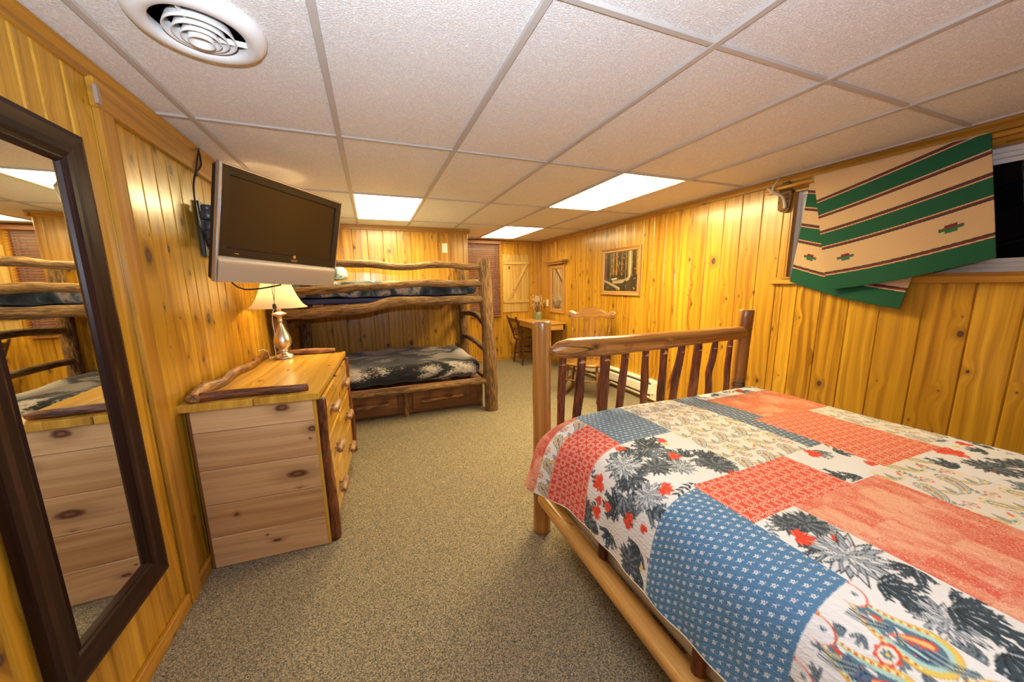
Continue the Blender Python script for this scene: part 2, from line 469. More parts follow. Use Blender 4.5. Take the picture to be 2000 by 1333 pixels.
# left wall
mb = MB()
e = run(BY, .98, .13, .1)+[1.10, 1.23, 1.37, 1.519, 1.589, 1.70, 1.807, 1.938, 2.052, 2.175, 2.29, 2.405, 2.55]
e += run(2.68, KY, .13, .1)
board_wall(mb, e, 0, H, lambda a, b, p, q: ((LX-.009, (a+b)/2, (p+q)/2), (.018, b-a, q-p)))
mb.box((LX-.06, (BY+FY)/2, H/2), (.08, FY-BY, H), 2, 0)
struct('wall_left', mb, M_WALL)
mb = MB()          # raised jamb strip, header board and crown on the left wall
mb.box((LX+.010, 1.85, 1.015), (.020, .085, 2.03), 2, .003)
mb.box((LX+.012, (1.80+KY)/2, 2.075), (.024, KY-1.80, .10), 1, .003)
struct('trim_2', mb, M_TRIM)
mb = MB()
def crown(mb, x0, y0, x1, y1, nx, ny):
    prof = [(0, H-.055), (.010, H-.052), (.014, H-.030), (.026, H-.012), (.030, H-.001), (0, H)]
    o = (random.uniform(-9, 9), 0, 0); vs = []; gl = []
    for (x, y) in ((x0, y0), (x1, y1)):
        for d, z in prof: vs.append((x+nx*d, y+ny*d, z)); gl.append((z*1.0+o[0], d, x+y))
    n = len(prof); mb.add(vs, [(i, i+1, i+1+n, i+n) for i in range(n-1)]+[tuple(range(n)), tuple(range(2*n-1, n-1, -1))], lambda i: gl[i])
crown(mb, LX, BY, LX, KY, 1, 0); crown(mb, RX, BY, RX, FY, -1, 0); crown(mb, KX, FY, RX, FY, 0, -1)
crown(mb, LX, KY, KX+.03, KY, 0, -1); crown(mb, KX, KY-.03, KX, FY, 1, 0)
struct('trim_3', mb, M_TRIM)
# white scrap nailed to the end of the header board
mb = MB(); mb.box((LX+.030, 1.793, 2.062), (.012, .022, .062), 2, .002)
tag(mb.build('wall_bracket', flat('pale_scrap', (.33, .25, .19), .7)), 'small pale rectangular bracket at the end of the header board on the left wall', 'bracket')
# baseboards
mb = MB()
mb.box((LX+.009, (BY+1.80)/2, .033), (.018, 1.80-BY, .066), 1, .004); mb.box((LX+.009, (1.90+KY)/2, .033), (.018, KY-1.90, .066), 1, .004)
struct('baseboard_left', mb, M_TRIM)
mb = MB(); mb.box((RX-.009, (BY+FY)/2, .04), (.018, FY-BY, .08), 1, .004); struct('baseboard_right', mb, M_TRIM)
mb = MB(); mb.box(((KX+RX)/2, FY-.009, .04), (RX-KX, .018, .08), 0, .004); struct('baseboard_far', mb, M_TRIM)
# wall behind bunk and its return
mb = MB()
e = run(LX, -.176, .178)+[.007, .195, .369, .548, .725, .907, 1.093, 1.27, KX]
board_wall(mb, e, 0, H, lambda a, b, p, q: (((a+b)/2, KY+.009, (p+q)/2), (b-a, .018, q-p)))
mb.box(((LX+KX)/2-.02, KY+.06, H/2), (KX-LX-.04, .08, H), 2, 0)
struct('wall_bunk', mb, M_WALL)
mb = MB()
board_wall(mb, run(KY, FY, .178), 0, H, lambda a, b, p, q: ((KX-.009, (a+b)/2, (p+q)/2), (.018, b-a, q-p)))
struct('wall_return', mb, M_WALL)
# far wall
mb = MB()
WIN2 = (1.50, 2.16, .86, 2.10)
def skip2(a, b):
    if b > WIN2[0]+.01 and a < WIN2[1]-.01: return [(0, WIN2[2]), (WIN2[3], H)]
    return [(0, H)]
e = [KX-.02, 1.42, 1.50, 1.67, 1.84, 2.0, 2.16, 2.245, 2.38, 2.55, 2.70, 2.86, RX+.02]
board_wall(mb, e, 0, H, lambda a, b, p, q: (((a+b)/2, FY+.009, (p+q)/2), (b-a, .018, q-p)), skip=skip2)
struct('wall_far', mb, M_WALL)
# right wall with the high window
WIN = (.10, 1.84, 1.42, 2.055)
mb = MB()
def skip1(a, b):
    if b > WIN[0]+.01 and a < WIN[1]-.01: return [(0, WIN[2]-.02), (WIN[3], H)]
    return [(0, H)]
e = run(BY, .03, .165)+[.10, .20, .37, .54, .705, .87, 1.056, 1.247, 1.41, 1.575, 1.736, 1.84, 1.895, 2.062, 2.236, 2.40, 2.572, 2.739, 2.922, 3.087, 3.259, 3.426]
e += run(3.59, FY+.02, .165)
board_wall(mb, e, 0, H, lambda a, b, p, q: ((RX+.009, (a+b)/2, (p+q)/2), (.018, b-a, q-p)), skip=skip1)
struct('wall_right', mb, M_WALL)
mb = MB(); e = run(LX, RX, .165)
board_wall(mb, e, 0, H, lambda a, b, p, q: (((a+b)/2, BY-.009, (p+q)/2), (b-a, .018, q-p)))
struct('wall_back', mb, M_WALL)
# masonry shell outside the boards so that no light leaks
mb = MB()
def shell(x0, x1, y0, y1, z0, z1): mb.box(((x0+x1)/2, (y0+y1)/2, (z0+z1)/2), (x1-x0, y1-y0, z1-z0), 2, 0)
shell(RX+.02, RX+.22, BY, WIN[0]-.02, 0, H+.1); shell(RX+.02, RX+.22, WIN[1]+.02, FY+.2, 0, H+.1)
shell(RX+.02, RX+.22, WIN[0]-.02, WIN[1]+.02, 0, WIN[2]-.04); shell(RX+.02, RX+.22, WIN[0]-.02, WIN[1]+.02, WIN[3]+.02, H+.1)
shell(LX-.2, RX+.22, BY-.2, BY-.02, 0, H+.1); shell(LX-.2, RX+.22, BY-.2, FY+.3, H+.12, H+.2)
shell(KX, WIN2[0]-.02, FY+.02, FY+.2, 0, H+.1); shell(WIN2[1]+.02, RX+.22, FY+.02, FY+.2, 0, H+.1)
shell(WIN2[0]-.02, WIN2[1]+.02, FY+.02, FY+.2, 0, WIN2[2]-.02); shell(WIN2[0]-.02, WIN2[1]+.02, FY+.02, FY+.2, WIN2[3]+.02, H+.1)
struct('wall_shell', mb, flat('block_wall', (.3, .3, .3), .9))
# right window: wooden jamb, sill, white frame, black panes
y0, y1, z0, z1 = WIN
mb = MB()
for c, sz, ax in ((((RX+.06), y1-.006, (z0+z1)/2), (.12, .012, z1-z0), 2), (((RX+.06), y0+.006, (z0+z1)/2), (.12, .012, z1-z0), 2),
                  ((RX+.06, (y0+y1)/2, z1-.006), (.12, y1-y0, .012), 1), ((RX+.045, (y0+y1)/2, z0-.008), (.16, y1-y0+.0, .018), 1)):
    mb.box(c, sz, ax, .001)
struct('trim_4', mb, M_TRIM)
mb = MB(); mb.box((RX-.014, (y0-.1+1.93)/2, 1.392), (.03, 1.93-y0+.1, .052), 1, .004)
mb.box((RX-.004, (y0-.1+2.03)/2, 2.088), (.016, 2.03-y0+.1, .052), 1, .003)
struct('trim_5', mb, M_TRIM)
win = thing('window_1', '', '', (RX+.07, (y0+y1)/2, z0)); del win['label'], win['category']; win['kind'] = 'structure'
mb = MB(); PR = lambda x0_: (lambda u, v, h: (x0_-h, u, v))
mb.frame(y0+.012, y1-.012, z0+.0, z1-.012, [(0, 0), (0, .03), (.022, .03), (.026, .016), (.046, .016), (.05, .0), (.072, .0), (.072, -.02)], PR(RX+.075))
mb.box((RX+.075, .40, (z0+z1)/2), (.03, .05, z1-z0-.02), 2, .003)
mb.build('window_frame', M_WHITE, win)
mb = MB(); mb.box((RX+.085, (y0+y1)/2, (z0+z1)/2), (.006, y1-y0-.1, z1-z0-.09), 2, 0); mb.build('window_glass', M_GLASSN, win)
# far window
y0, y1, z0, z1 = WIN2
win2 = thing('window_2', '', '', ((y0+y1)/2, FY+.05, z0)); del win2['label'], win2['category']; win2['kind'] = 'structure'
mb = MB(); mb.frame(y0, y1, z0, z1, [(0, -.03), (0, .03), (.05, .03), (.055, .0), (.10, .0), (.10, -.02)], lambda u, v, h: (u, FY+.05-h, v))
mb.box(((y0+y1)/2, FY+.045, (z0+z1)/2), (y1-y0-.1, .03, .05), 0, .003)
mb.build('window_frame', M_WHITE, win2)
mb = MB(); mb.box(((y0+y1)/2, FY+.06, (z0+z1)/2), (y1-y0-.16, .004, z1-z0-.16), 2, 0); mb.build('pale_panel', flat('off_white_panel', (.80, .76, .66), .8), win2)  # off-white panel put in so the gaps between the slats look bright

# ------------------------------------------------------------------ ceiling lights
M_DIFF = emis('lit_diffuser', PANEL_C, PANEL_W)
M_DIFFA = emis('lit_diffuser_near', PANEL_C, PANEL_W*1.5)
M_DIFFC = emis('lit_diffuser_far', PANEL_C, PANEL_W*.45)
M_DIFFD = emis('added_cool_diffuser', (.95, .90, .84), PANEL_W*.03)  # panel D is added behind the camera, unseen, as cool fill light
lab = {'A': 'large bright fluorescent panel in the ceiling nearest the right wall and the green blanket',
       'B': 'bright fluorescent ceiling panel above the top bunk, left of the other two',
       'C': 'smallest-looking bright ceiling panel, above the desk at the far end',
       'D': 'added ceiling panel behind the camera, out of view'}
first = None
for (c, r), k in lights.items():
    x0, x1, y0, y1 = cell(c, r)
    t = thing('ceiling_light', lab[k], 'ceiling light', ((x0+x1)/2, (y0+y1)/2, H), 0, 'fluorescent ceiling panels')
    mb = MB(); hx, hy = .285, .59
    mb.frame(-hx-.012, hx+.012, -hy-.012, hy+.012, [(0, .004), (0, -.004), (.014, -.004), (.016, .004), (.016, .05)], lambda u, v, h: (u, v, h))
    mb.build('frame', M_WHITE, t, local=True)
    mb = MB(); mb.box((0, 0, .006), (2*hx-.006, 2*hy-.006, .006), 1, 0); mb.build('diffuser', {'A': M_DIFFA, 'B': M_DIFF, 'C': M_DIFFC, 'D': M_DIFFD}[k], t, local=True)
    mb = MB()
    mb.box((0, 0, .105), (2*hx+.02, 2*hy+.02, .004), 1, 0)
    for s_ in (-1, 1):
        mb.box((s_*(hx+.008), 0, .056), (.004, 2*hy+.02, .1), 1, 0); mb.box((0, s_*(hy+.008), .056), (2*hx+.02, .004, .1), 0, 0)
    mb.build('housing', M_WHITE, t, local=True)

# ------------------------------------------------------------------ ceiling vent
vc = (-.418, 1.465)
t = thing('ceiling_vent', 'round white ceiling air diffuser with nested rings', 'air vent', (vc[0], vc[1], H))
mb = MB(); mb.lathe([(.118, .004), (.112, -.010), (.114, -.022), (.122, -.028), (.138, -.030), (.155, -.024), (.166, -.012), (.170, 0), (.168, .004)], n=56); mb.build('flange', M_VENT, t, local=True)
mb = MB(); mb.lathe([(.112, -.0005), (.0, -.0005)], n=40); mb.build('duct_opening', M_VOID, t, local=True)
for r_, z_ in ((.088, -.030), (.068, -.036), (.049, -.042)):
    mb = MB(); mb.lathe([(r_-.012, z_+.032), (r_-.004, z_+.012), (r_, z_), (r_-.003, z_-.001), (r_-.008, z_+.010), (r_-.014, z_+.032)], n=44)
    mb.build('ring', M_VENT, t, local=True)
mb = MB(); mb.lathe([(.0001, -.028), (.014, -.030), (.024, -.040), (.030, -.050), (.033, -.050), (.031, -.034), (.026, -.014), (.0001, -.012)], n=36); mb.build('centre_cup', M_VENT, t, local=True)
for k in range(3):
    a = k*2*PI/3+.35; mb = MB()
    mb.bar((.028*math.cos(a), .028*math.sin(a), -.024), (.118*math.cos(a), .118*math.sin(a), -.012), .003, .016, .0005)
    mb.build('spoke', M_VENT, t, local=True)

# ------------------------------------------------------------------ standing mirror on left wall
t = thing('wall_mirror', 'tall full-length mirror in dark espresso frame on the left wall', 'mirror', (LX, 1.42, .29))
PL = lambda u, v, h: (LX+.004+h, u, v)
y0, y1, z0, z1 = 1.15, 1.68, .292, 1.885
mb = MB()
mb.frame(y0, y1, z0, z1, [(0, 0), (0, .018), (.004, .024), (.020, .028), (.050, .020), (.072, .022), (.082, .018), (.088, .012), (.092, .012), (.098, .016), (.103, .012), (.108, .004)], PL)
mb.build('frame', M_ESP, t)
mb = MB(); mb.box((LX+.006, (y0+y1)/2, (z0+z1)/2), (.004, y1-y0-.19, z1-z0-.19), 2, 0); mb.build('mirror_glass', M_MIRROR, t)
mb = MB(); mb.box((LX+.003, (y0+y1)/2, (z0+z1)/2), (.003, y1-y0-.02, z1-z0-.02), 2, 0); mb.build('backing', M_BLACK, t)

# ------------------------------------------------------------------ dresser
DA = R_ = -2.4*PI/180
t = thing('dresser', 'log-trimmed pine dresser of six drawers standing against the left wall', 'dresser', (-.308, 1.996, 0), DA)
DL, DW = 1.20, .535
pz = [0, .167, .342, .525, .716, .83]
for a, b in zip(pz[:-1], pz[1:]):
    k_ = pz.index(a); mb = MB(); mb.box((-DW/2, .010, (a+b)/2), (DW-.02, .02, b-a-.0012), 0, .004, off=(k_*10.0, 3.0, 0), rnd=((.1, .9, .1), (.9, .1, .5), (.5, .5, .5), (.8, .3, .5), (.0, 1., .5))[k_]); mb.build('side_plank', M_RAWPINE, t, local=True)
mb = MB()
mb.box((-DW/2, DL-.01, .415), (DW-.02, .02, .83), 2, .002); mb.box((-DW+.006, DL/2, .415), (.012, DL, .83), 2, .002)
mb.box((-DW/2, DL/2, .03), (DW-.04, DL-.04, .02), 1, .002)
mb.build('carcass', M_DRAWER, t, local=True)
mb = MB()
for yy, w_ in ((.018, .036), (DL/2, .03), (DL-.018, .036)): mb.box((-.008, yy, .415), (.018, w_, .83), 2, .002)
for zz, h_ in ((.025, .05), (.298, .022), (.555, .022), (.815, .03)): mb.box((-.007, DL/2, zz), (.016, DL-.07, h_), 1, .002)
mb.build('face_frame', M_TOPPINE, t, local=True)
for ci, yc in enumerate((.318, .882)):
    for ri, (za, zb) in enumerate(((.04, .30), (.30, .56), (.56, .81))):
        mb = MB(); mb.box((.011, yc, (za+zb)/2), (.020, .53, zb-za-.014), 1, .005)
        d = mb.build('drawer', M_TOPPINE, t, local=True)
        mb = MB(); zc = (za+zb)/2
        mb.log([(.050, yc-.078, zc-.004), (.056, yc, zc+.003), (.050, yc+.078, zc)], [.017, .020, .017], 10, .14, .02)
        for s_ in (-1, 1): mb.log([(.018, yc+s_*.032, zc), (.05, yc+s_*.032, zc)], .006, 8, 0, .02, 0)
        mb.build('handle', M_HANDLE, d, local=True)
mb = MB()
ws = (.148, .145, .148, .137); x_ = -DW-.022
for w_ in ws: mb.box((x_+w_/2, DL/2-.005, .8475), (w_, DL+.03, .035), 1, .002); x_ += w_
mb.build('top', M_TOPPINE, t, local=True)
for yy in (.035, DL-.03):
    mb = MB(); mb.log([(.018, yy, .002), (.024, yy+.004, .25), (.016, yy-.004, .5), (.022, yy, .822)], [.030, .027, .024, .021], 12, .10, .04)
    mb.build('corner_log', M_TWIG, t, local=True)
mb = MB(); mb.log([(-.50, .0, .885), (-.525, .16, .893), (-.500, .33, .888), (-.525, .55, .892), (-.500, .80, .889), (-.525, 1.02, .890), (-.505, 1.19, .889)], [.028, .030, .022, .027, .021, .024, .019], 12, .22, .03)
mb.log([(-.520, .16, .90), (-.525, .17, .928)], .010, 7, .1, .01); mb.log([(-.500, .80, .9), (-.495, .81, .925)], .008, 7, .1, .01)
mb.build('back_branch', M_BRANCH, t, local=True)
mb = MB(); mb.log([(-.485, .030, .884), (-.30, .045, .886), (-.12, .035, .884), (-.035, .055, .882)], [.024, .021, .021, .019], 12, .10, .04); mb.build('near_branch', M_TWIG, t, local=True)
mb = MB(); mb.log([(-.46, 1.192, .886), (-.30, 1.195, .890), (-.19, 1.188, .888), (-.05, 1.19, .884)], [.018, .022, .022, .018], 12, .12, .04); mb.build('far_branch', M_BRANCH, t, local=True)

# ------------------------------------------------------------------ lamp
lx, ly, lz = -.648, 3.100, .866
t = thing('table_lamp', 'brushed nickel table lamp with a lit cream bell shade on the dresser', 'lamp', (lx, ly, lz))
mb = MB(); mb.lathe([(.0001, 0), (.066, 0), (.068, .010), (.060, .016), (.058, .024), (.045, .030), (.030, .036), (.022, .042), (.022, .052), (.030, .056), (.030, .062),
    (.026, .066), (.034, .078), (.055, .100), (.061, .122), (.058, .148), (.046, .180), (.032, .210), (.020, .240), (.014, .262), (.013, .278), (.020, .284), (.014, .290), (.016, .305), (.026, .318), (.045, .326), (.049, .332), (.046, .338), (.030, .346), (.016, .352), (.0001, .352)], n=36)
mb.build('base', M_NICKEL, t, local=True)
mb = MB(); mb.lathe([(.0001, .350), (.014, .350), (.014, .415), (.0001, .415)], n=16); mb.build('candle_tube', flat('cream_tube', (.85, .62, .35), .5), t, local=True)
def shade_mat():
    M = Mat('lamp_shade_cloth', .8); nt = M.nt
    d = nt.nodes.new('ShaderNodeBsdfDiffuse'); d.inputs[0].default_value = (.92, .86, .72, 1)
    tr = nt.nodes.new('ShaderNodeBsdfTranslucent'); tr.inputs[0].default_value = (.96, .90, .74, 1)
    mx = nt.nodes.new('ShaderNodeMixShader'); mx.inputs[0].default_value = .72
    nt.links.new(d.outputs[0], mx.inputs[1]); nt.links.new(tr.outputs[0], mx.inputs[2]); nt.links.new(mx.outputs[0], nt.nodes['Material Output'].inputs[0]); return M.m
mb = MB(); N = 40; prof = []
for i in range(13):
    u = i/12; prof.append((.186-.116*(u**.62), .385+.245*u))
prof = [(.188, .381)]+prof
mb.lathe(prof+[(r-.0025, z) for r, z in prof[::-1]], n=N)
mb.f = [f for f in mb.f if len(f) == 4]; mb.gc = mb.gc[:4*len(mb.f)]; mb.rnd = mb.rnd[:4*len(mb.f)]; mb.sm = [True]*len(mb.f)
mb.build('lamp_shade', shade_mat(), t, local=True)
mb = MB(); mb.lathe([(.0001, .415), (.013, .418), (.014, .44), (.024, .462), (.030, .490), (.026, .515), (.012, .530), (.0001, .533)], n=20)
mb.build('bulb', emis('lit_bulb', (1, .72, .38), 40), t, local=True)
mb = MB(); mb.log([(-.016, -.008, .395), (-.040, -.012, .34), (-.046, -.02, .25), (-.040, -.02, .21), (-.050, -.03, .10), (-.045, -.045, .03), (-.075, -.03, .008), (-.09, -.02, .008), (-.096, -.03, .066), (-.12, -.05, .082), (-.14, -.08, .080)], .0022, 6, 0, .02, 0)
mb.build('cord', M_CORD, t, local=True)
l = bpy.data.lights.new('lamp_bulb_light', 'POINT'); l.energy = LAMP_E; l.color = (1, .70, .34); l.shadow_soft_size = .03
o = bpy.data.objects.new('bulb_light', l); COL.objects.link(o); o.parent = t; o.location = (0, 0, .485)

# ------------------------------------------------------------------ television
tc, ty_, tp, tr_ = Vector((-.44, 2.543, 1.696)), .915, .209, -.039
a_ = Vector((math.cos(ty_), math.sin(ty_), 0)); n_ = Vector((math.sin(ty_), -math.cos(ty_), 0)); u_ = Vector((0, 0, 1))*math.cos(tp)+n_*math.sin(tp)
a2 = a_*math.cos(tr_)+u_*math.sin(tr_); u2 = u_*math.cos(tr_)-a_*math.sin(tr_); n2 = a2.cross(u2)    # right, up, towards the viewer
TV = Matrix((a2, u2, n2)).transposed()      # local x right, y up, z out of the screen
t = thing('television', 'flat screen television, black with silver speaker bar, on a swivel wall mount', 'television', tuple(tc))
def tvp(p): return TV @ Vector(p)
def tvbox(mb, c, s, bev=.003, ax=0): mb.box(tvp(c), s, ax, bev, TV)
mb = MB(); tvbox(mb, (0, .0, -.035), (.79, .57, .05), .012); tvbox(mb, (0, .02, -.07), (.60, .36, .05), .015); mb.build('rear_casing', M_BLACKP, t, local=True)
mb = MB(); mb.frame(-.4, .4, -.29, .29, [(0, -.018), (0, .004), (.003, .008), (.009, .008), (.011, .002)], lambda u, v, h: tvp((u, v, h))); mb.build('silver_edge', M_SILVER2, t, local=True)
mb = MB(); mb.frame(-.391, .391, -.155, .281, [(0, -.01), (0, .006), (.003, .008), (.040, .007), (.045, -.004)], lambda u, v, h: tvp((u, v, h))); mb.build('bezel', M_BLACKP, t, local=True)
mb = MB(); tvbox(mb, (0, .063, -.004), (.70, .355, .006), 0); mb.build('screen', M_SCREEN, t, local=True)
mb = MB(); P = [(-.391, -.287), (.391, -.287), (.391, -.157), (-.391, -.157)]
nr = 10
vs = []
for i in range(nr+1):
    u = i/nr; yv = -.287+.130*u; zv = .010+.004*math.sin(PI*u)-.010*max(0, u-.85)/.15
    vs += [tvp((-.391, yv, zv)), tvp((.391, yv, zv))]
mb.add(vs, [(2*i, 2*i+1, 2*i+3, 2*i+2) for i in range(nr)], lambda i: tuple(vs[i]), None, True); tvbox(mb, (0, -.222, -.006), (.782, .130, .018), .002)
mb.build('speaker_bar', M_SILVER, t, local=True)
mb = MB()
TT = TV @ Matrix.Identity(3)
mb.add([tvp((.052+.010*math.cos(k*PI/10)*f, -.118+.010*math.sin(k*PI/10)*f, .0085)) for f in (1, .55) for k in range(20)],
       [(k, (k+1) % 20, (k+1) % 20+20, k+20) for k in range(20)], lambda i: (0, 0, 0))
mb.add([tvp((.052+.004*math.cos(k*PI/4), -.118+.004*math.sin(k*PI/4), .0085)) for k in range(8)], [tuple(range(8))], lambda i: (0, 0, 0))
mb.build('logo', M_GOLD, t, local=True)
def text(body, size, M4, mat, name, parent):
    c = bpy.data.curves.new(name, 'FONT'); c.body = body; c.size = size; c.align_x = 'CENTER'; c.extrude = .0004
    tmp = bpy.data.objects.new('tmp', c); COL.objects.link(tmp); dg = bpy.context.evaluated_depsgraph_get(); dg.update()
    me = bpy.data.meshes.new_from_object(tmp.evaluated_get(dg)); bpy.data.objects.remove(tmp)
    me.transform(M4); me.materials.clear(); me.materials.append(mat)
    o = bpy.data.objects.new(name, me); COL.objects.link(o); o.parent = parent; return o
T4 = TV.to_4x4()
text('VIZIO', .017, Matrix.Translation(tvp((.052, -.147, .0082))) @ T4, M_GOLD, 'lettering', t)
mb = MB(); tvbox(mb, (-.30, -.138, .0082), (.022, .003, .0006), 0); mb.build('badge', M_GOLD, t, local=True)
# mount
t = thing('television_mount', 'black swivel wall bracket behind the television', 'bracket', (LX, 2.86, 1.74))
mb = MB(); mb.box((LX+.012, 2.58, 1.72), (.02, .10, .30), 2, .004); mb.box((LX+.035, 2.55, 1.74), (.04, .03, .05), 2, .003); mb.build('wall_plate', M_BLACK, t)
pe = tc + TV @ Vector((0, .02, -.105))
mb = MB(); el = Vector((LX+.10, 2.86, 1.735))
mb.bar((LX+.058, 2.53, 1.74), el, .035, .05, .004); mb.bar(el, pe, .035, .05, .004)
mb.build('arm', M_BLACK, t)
mb = MB()
for z_, r_, h_ in ((1.83, .030, .03), (1.79, .038, .045), (1.735, .026, .05), (1.685, .036, .045), (1.64, .028, .035)):
    mb.lathe([(r_*.9, -h_/2), (r_, -h_/2+.004), (r_, h_/2-.004), (r_*.9, h_/2)], (LX+.058, 2.53, z_), 20)
mb.build('pivot', flat('dark_grey_plastic', (.05, .05, .055), .35), t)
mb = MB(); mb.box(pe, (.30, .20, .012), 0, .002, TV); mb.build('screen_plate', M_BLACK, t)
# cables
mb = MB(); mb.log([(-.835, 2.62, 2.165), (-.833, 2.625, 2.08), (-.832, 2.50, 1.98), (-.828, 2.45, 1.85), (-.815, 2.44, 1.70), (-.80, 2.55, 1.52), (-.74, 2.60, 1.40), (-.66, 2.57, 1.385), (-.58, 2.56, 1.395), (-.52, 2.62, 1.41)], .0045, 8, 0, .03, 0)
mb.log([(-.835, 2.63, 2.165), (-.831, 2.53, 2.02), (-.830, 2.46, 1.9), (-.82, 2.45, 1.75), (-.81, 2.52, 1.56)], .004, 8, 0, .03, 0)
mb.log([(-.833, 2.52, 2.00), (-.82, 2.52, 2.00)], .009, 8, 0, .01)
tag(mb.build('television_cable', M_BLACKP), 'black cables running from the ceiling down the left wall to the television', 'cable')
mb = MB(); mb.log([(-.535, 2.50, 1.44), (-.548, 2.52, 1.38), (-.543, 2.51, 1.32), (-.545, 2.51, 1.29)], .0016, 6, 0, .02, 0)
mb.log([(-.530, 2.50, 1.44), (-.536, 2.51, 1.37), (-.545, 2.51, 1.30)], .0016, 6, 0, .02, 0)
t = thing('hanging_sensor', 'small black plug dangling on a thin wire below the television, before the lamp shade', 'sensor', (-.545, 2.51, 1.28))
mb.build('wire', M_BLACK, t); mb = MB(); mb.log([(-.545, 2.51, 1.298), (-.545, 2.51, 1.268)], [.009, .011], 8, .1, .01, .5); mb.build('plug', M_BLACK, t)
# ------------------------------------------------------------------ bunk bed
def rbox(mb, c, size, r, step=.04, fn=None, M=None, gsc=1):
    """closed soft box; fn(p, n) -> displacement in metres along the normal"""
    h = [a/2 for a in size]; key = {}; vs = []; gl = []; F = []
    def vid(p):
        k = tuple(round(a, 5) for a in p)
        if k not in key:
            inner = [max(-(h[i]-r), min(h[i]-r, p[i])) for i in range(3)]
            d = Vector([p[i]-inner[i] for i in range(3)])
            d = d.normalized() if d.length > 1e-6 else Vector((0, 0, 1))
            q = Vector(inner)+d*r
            if fn: q = q+d*fn(q, d)
            key[k] = len(vs); gl.append((q.x*gsc+c[0], q.y*gsc+c[1], q.z*gsc+c[2])); vs.append((M @ q if M else q)+Vector(c))
        return key[k]
    def lin(k):
        n = max(2, int(2*h[k]/step)); base = [-h[k]+2*h[k]*i/n for i in range(n+1)]
        ex = [-h[k]+r*f for f in (.25, .5, .75, 1)]
        o = sorted(set([round(b, 5) for b in base if abs(b) < h[k]-r*1.05]+[round(e, 5) for e in ex]+[round(-e, 5) for e in ex]+[round(-h[k], 5), round(h[k], 5)]))
        return o
    for k in range(3):
        a1, a2 = (k+1) % 3, (k+2) % 3; A, B = lin(a1), lin(a2)
        for sg in (-1, 1):
            for i in range(len(A)-1):
                for j in range(len(B)-1):
                    q = []
                    for (u, v) in ((i, j), (i+1, j), (i+1, j+1), (i, j+1)):
                        p = [0, 0, 0]; p[k] = sg*h[k]; p[a1] = A[u]; p[a2] = B[v]; q.append(vid(p))
                    F.append(tuple(q) if sg > 0 else tuple(q[::-1]))
    mb.add(vs, F, lambda i: gl[i], None, True)
def S3(*c): return S(*c)

t = thing('bunk_bed', 'hickory log bunk bed with bark-covered posts and wavy guard rails along the back wall', 'bunk bed', (.2, 4.35, 0))
BX0, BX1, BF, BB = -.79, 1.15, 3.69, 5.03
posts = [([(1.172, 3.67, 0), (1.165, 3.67, .5), (1.150, 3.675, .95), (1.135, 3.67, 1.3), (1.122, 3.672, 1.667)], [.072, .076, .068, .072, .066]),
         ([(1.215, BB, 0), (1.212, BB, .7), (1.205, BB, 1.2), (1.195, BB, 1.62)], [.065, .06, .062, .056]),
         ([(BX0, BF, 0), (BX0+.01, BF, .8), (BX0, BF, 1.65)], [.062, .06, .058]),
         ([(BX0, BB, 0), (BX0, BB, .8), (BX0+.01, BB, 1.62)], [.062, .06, .058])]
for k, (p, r) in enumerate(posts):
    mb = MB(); mb.log(p, r, 18, .07, .05, .18, seed=k+3); mb.build('post', M_BARK, t)
def rail(name, pts, r, seed, mat=M_BARK, parent=None, sub=True):
    mb = MB(); mb.log(pts, r, 14, .10, .05, .3, seed=seed); o = mb.build(name, mat, parent or t); return o
rail('guard_rail', [(-.80, 3.66, 1.60), (-.5, 3.66, 1.62), (-.26, 3.66, 1.606), (.02, 3.655, 1.598), (.25, 3.66, 1.575), (.42, 3.66, 1.578), (.58, 3.66, 1.600), (.78, 3.66, 1.596), (.93, 3.66, 1.578), (1.09, 3.66, 1.580)], [.036, .034, .034, .036, .033, .031, .036, .032, .034, .028], 5)
rail('guard_rail', [(-.80, 3.655, 1.36), (-.4, 3.655, 1.365), (-.15, 3.655, 1.385), (.1, 3.655, 1.395), (.4, 3.655, 1.415), (.55, 3.655, 1.422), (.72, 3.655, 1.408), (.95, 3.655, 1.408), (1.10, 3.66, 1.405)], [.038, .036, .034, .035, .034, .039, .034, .033, .030], 6)
rail('side_rail', [(-.80, 3.66, 1.165), (-.55, 3.66, 1.155), (-.38, 3.655, 1.170), (-.12, 3.655, 1.180), (.02, 3.655, 1.205), (.15, 3.655, 1.237), (.35, 3.655, 1.245), (.6, 3.655, 1.238), (.85, 3.655, 1.240), (1.115, 3.66, 1.243)], [.050, .046, .050, .048, .045, .050, .046, .045, .048, .040], 7)
rail('side_rail', [(-.80, BB, 1.2), (0, BB, 1.22), (1.2, BB, 1.2)], .045, 8)
rail('guard_rail', [(-.80, BB+.01, 1.42), (.2, BB+.01, 1.43), (1.19, BB+.01, 1.42)], .03, 9)
rail('rung', [(1.155, 3.70, .935), (1.155, 3.85, .975), (1.175, 4.1, 1.020), (1.19, 4.4, 1.035), (1.205, 4.72, 1.02), (1.21, 5.0, 1.0)], .036, 11)
rail('rung', [(1.165, 3.70, .615), (1.17, 3.9, .665), (1.18, 4.25, .69), (1.20, 4.6, .69), (1.21, 5.0, .68)], .034, 12)
rail('rung', [(1.14, 3.70, 1.24), (1.18, 4.4, 1.24), (1.20, 5.0, 1.22)], .036, 13)
rail('rung', [(1.13, 3.70, 1.42), (1.17, 4.4, 1.43), (1.20, 5.0, 1.42)], .030, 15)
rail('rung', [(1.17, 3.70, .33), (1.18, 4.4, .33), (1.215, 5.0, .33)], .036, 14)
rail('rung', [(BX0, 3.70, .98), (BX0, 4.4, 1.0), (BX0, 5.0, .98)], .034, 16)
mb = MB(); mb.box((.17, 3.685, .352), (1.90, .03, .062), 0, .006); mb.build('bed_board', M_DRAWER, t)
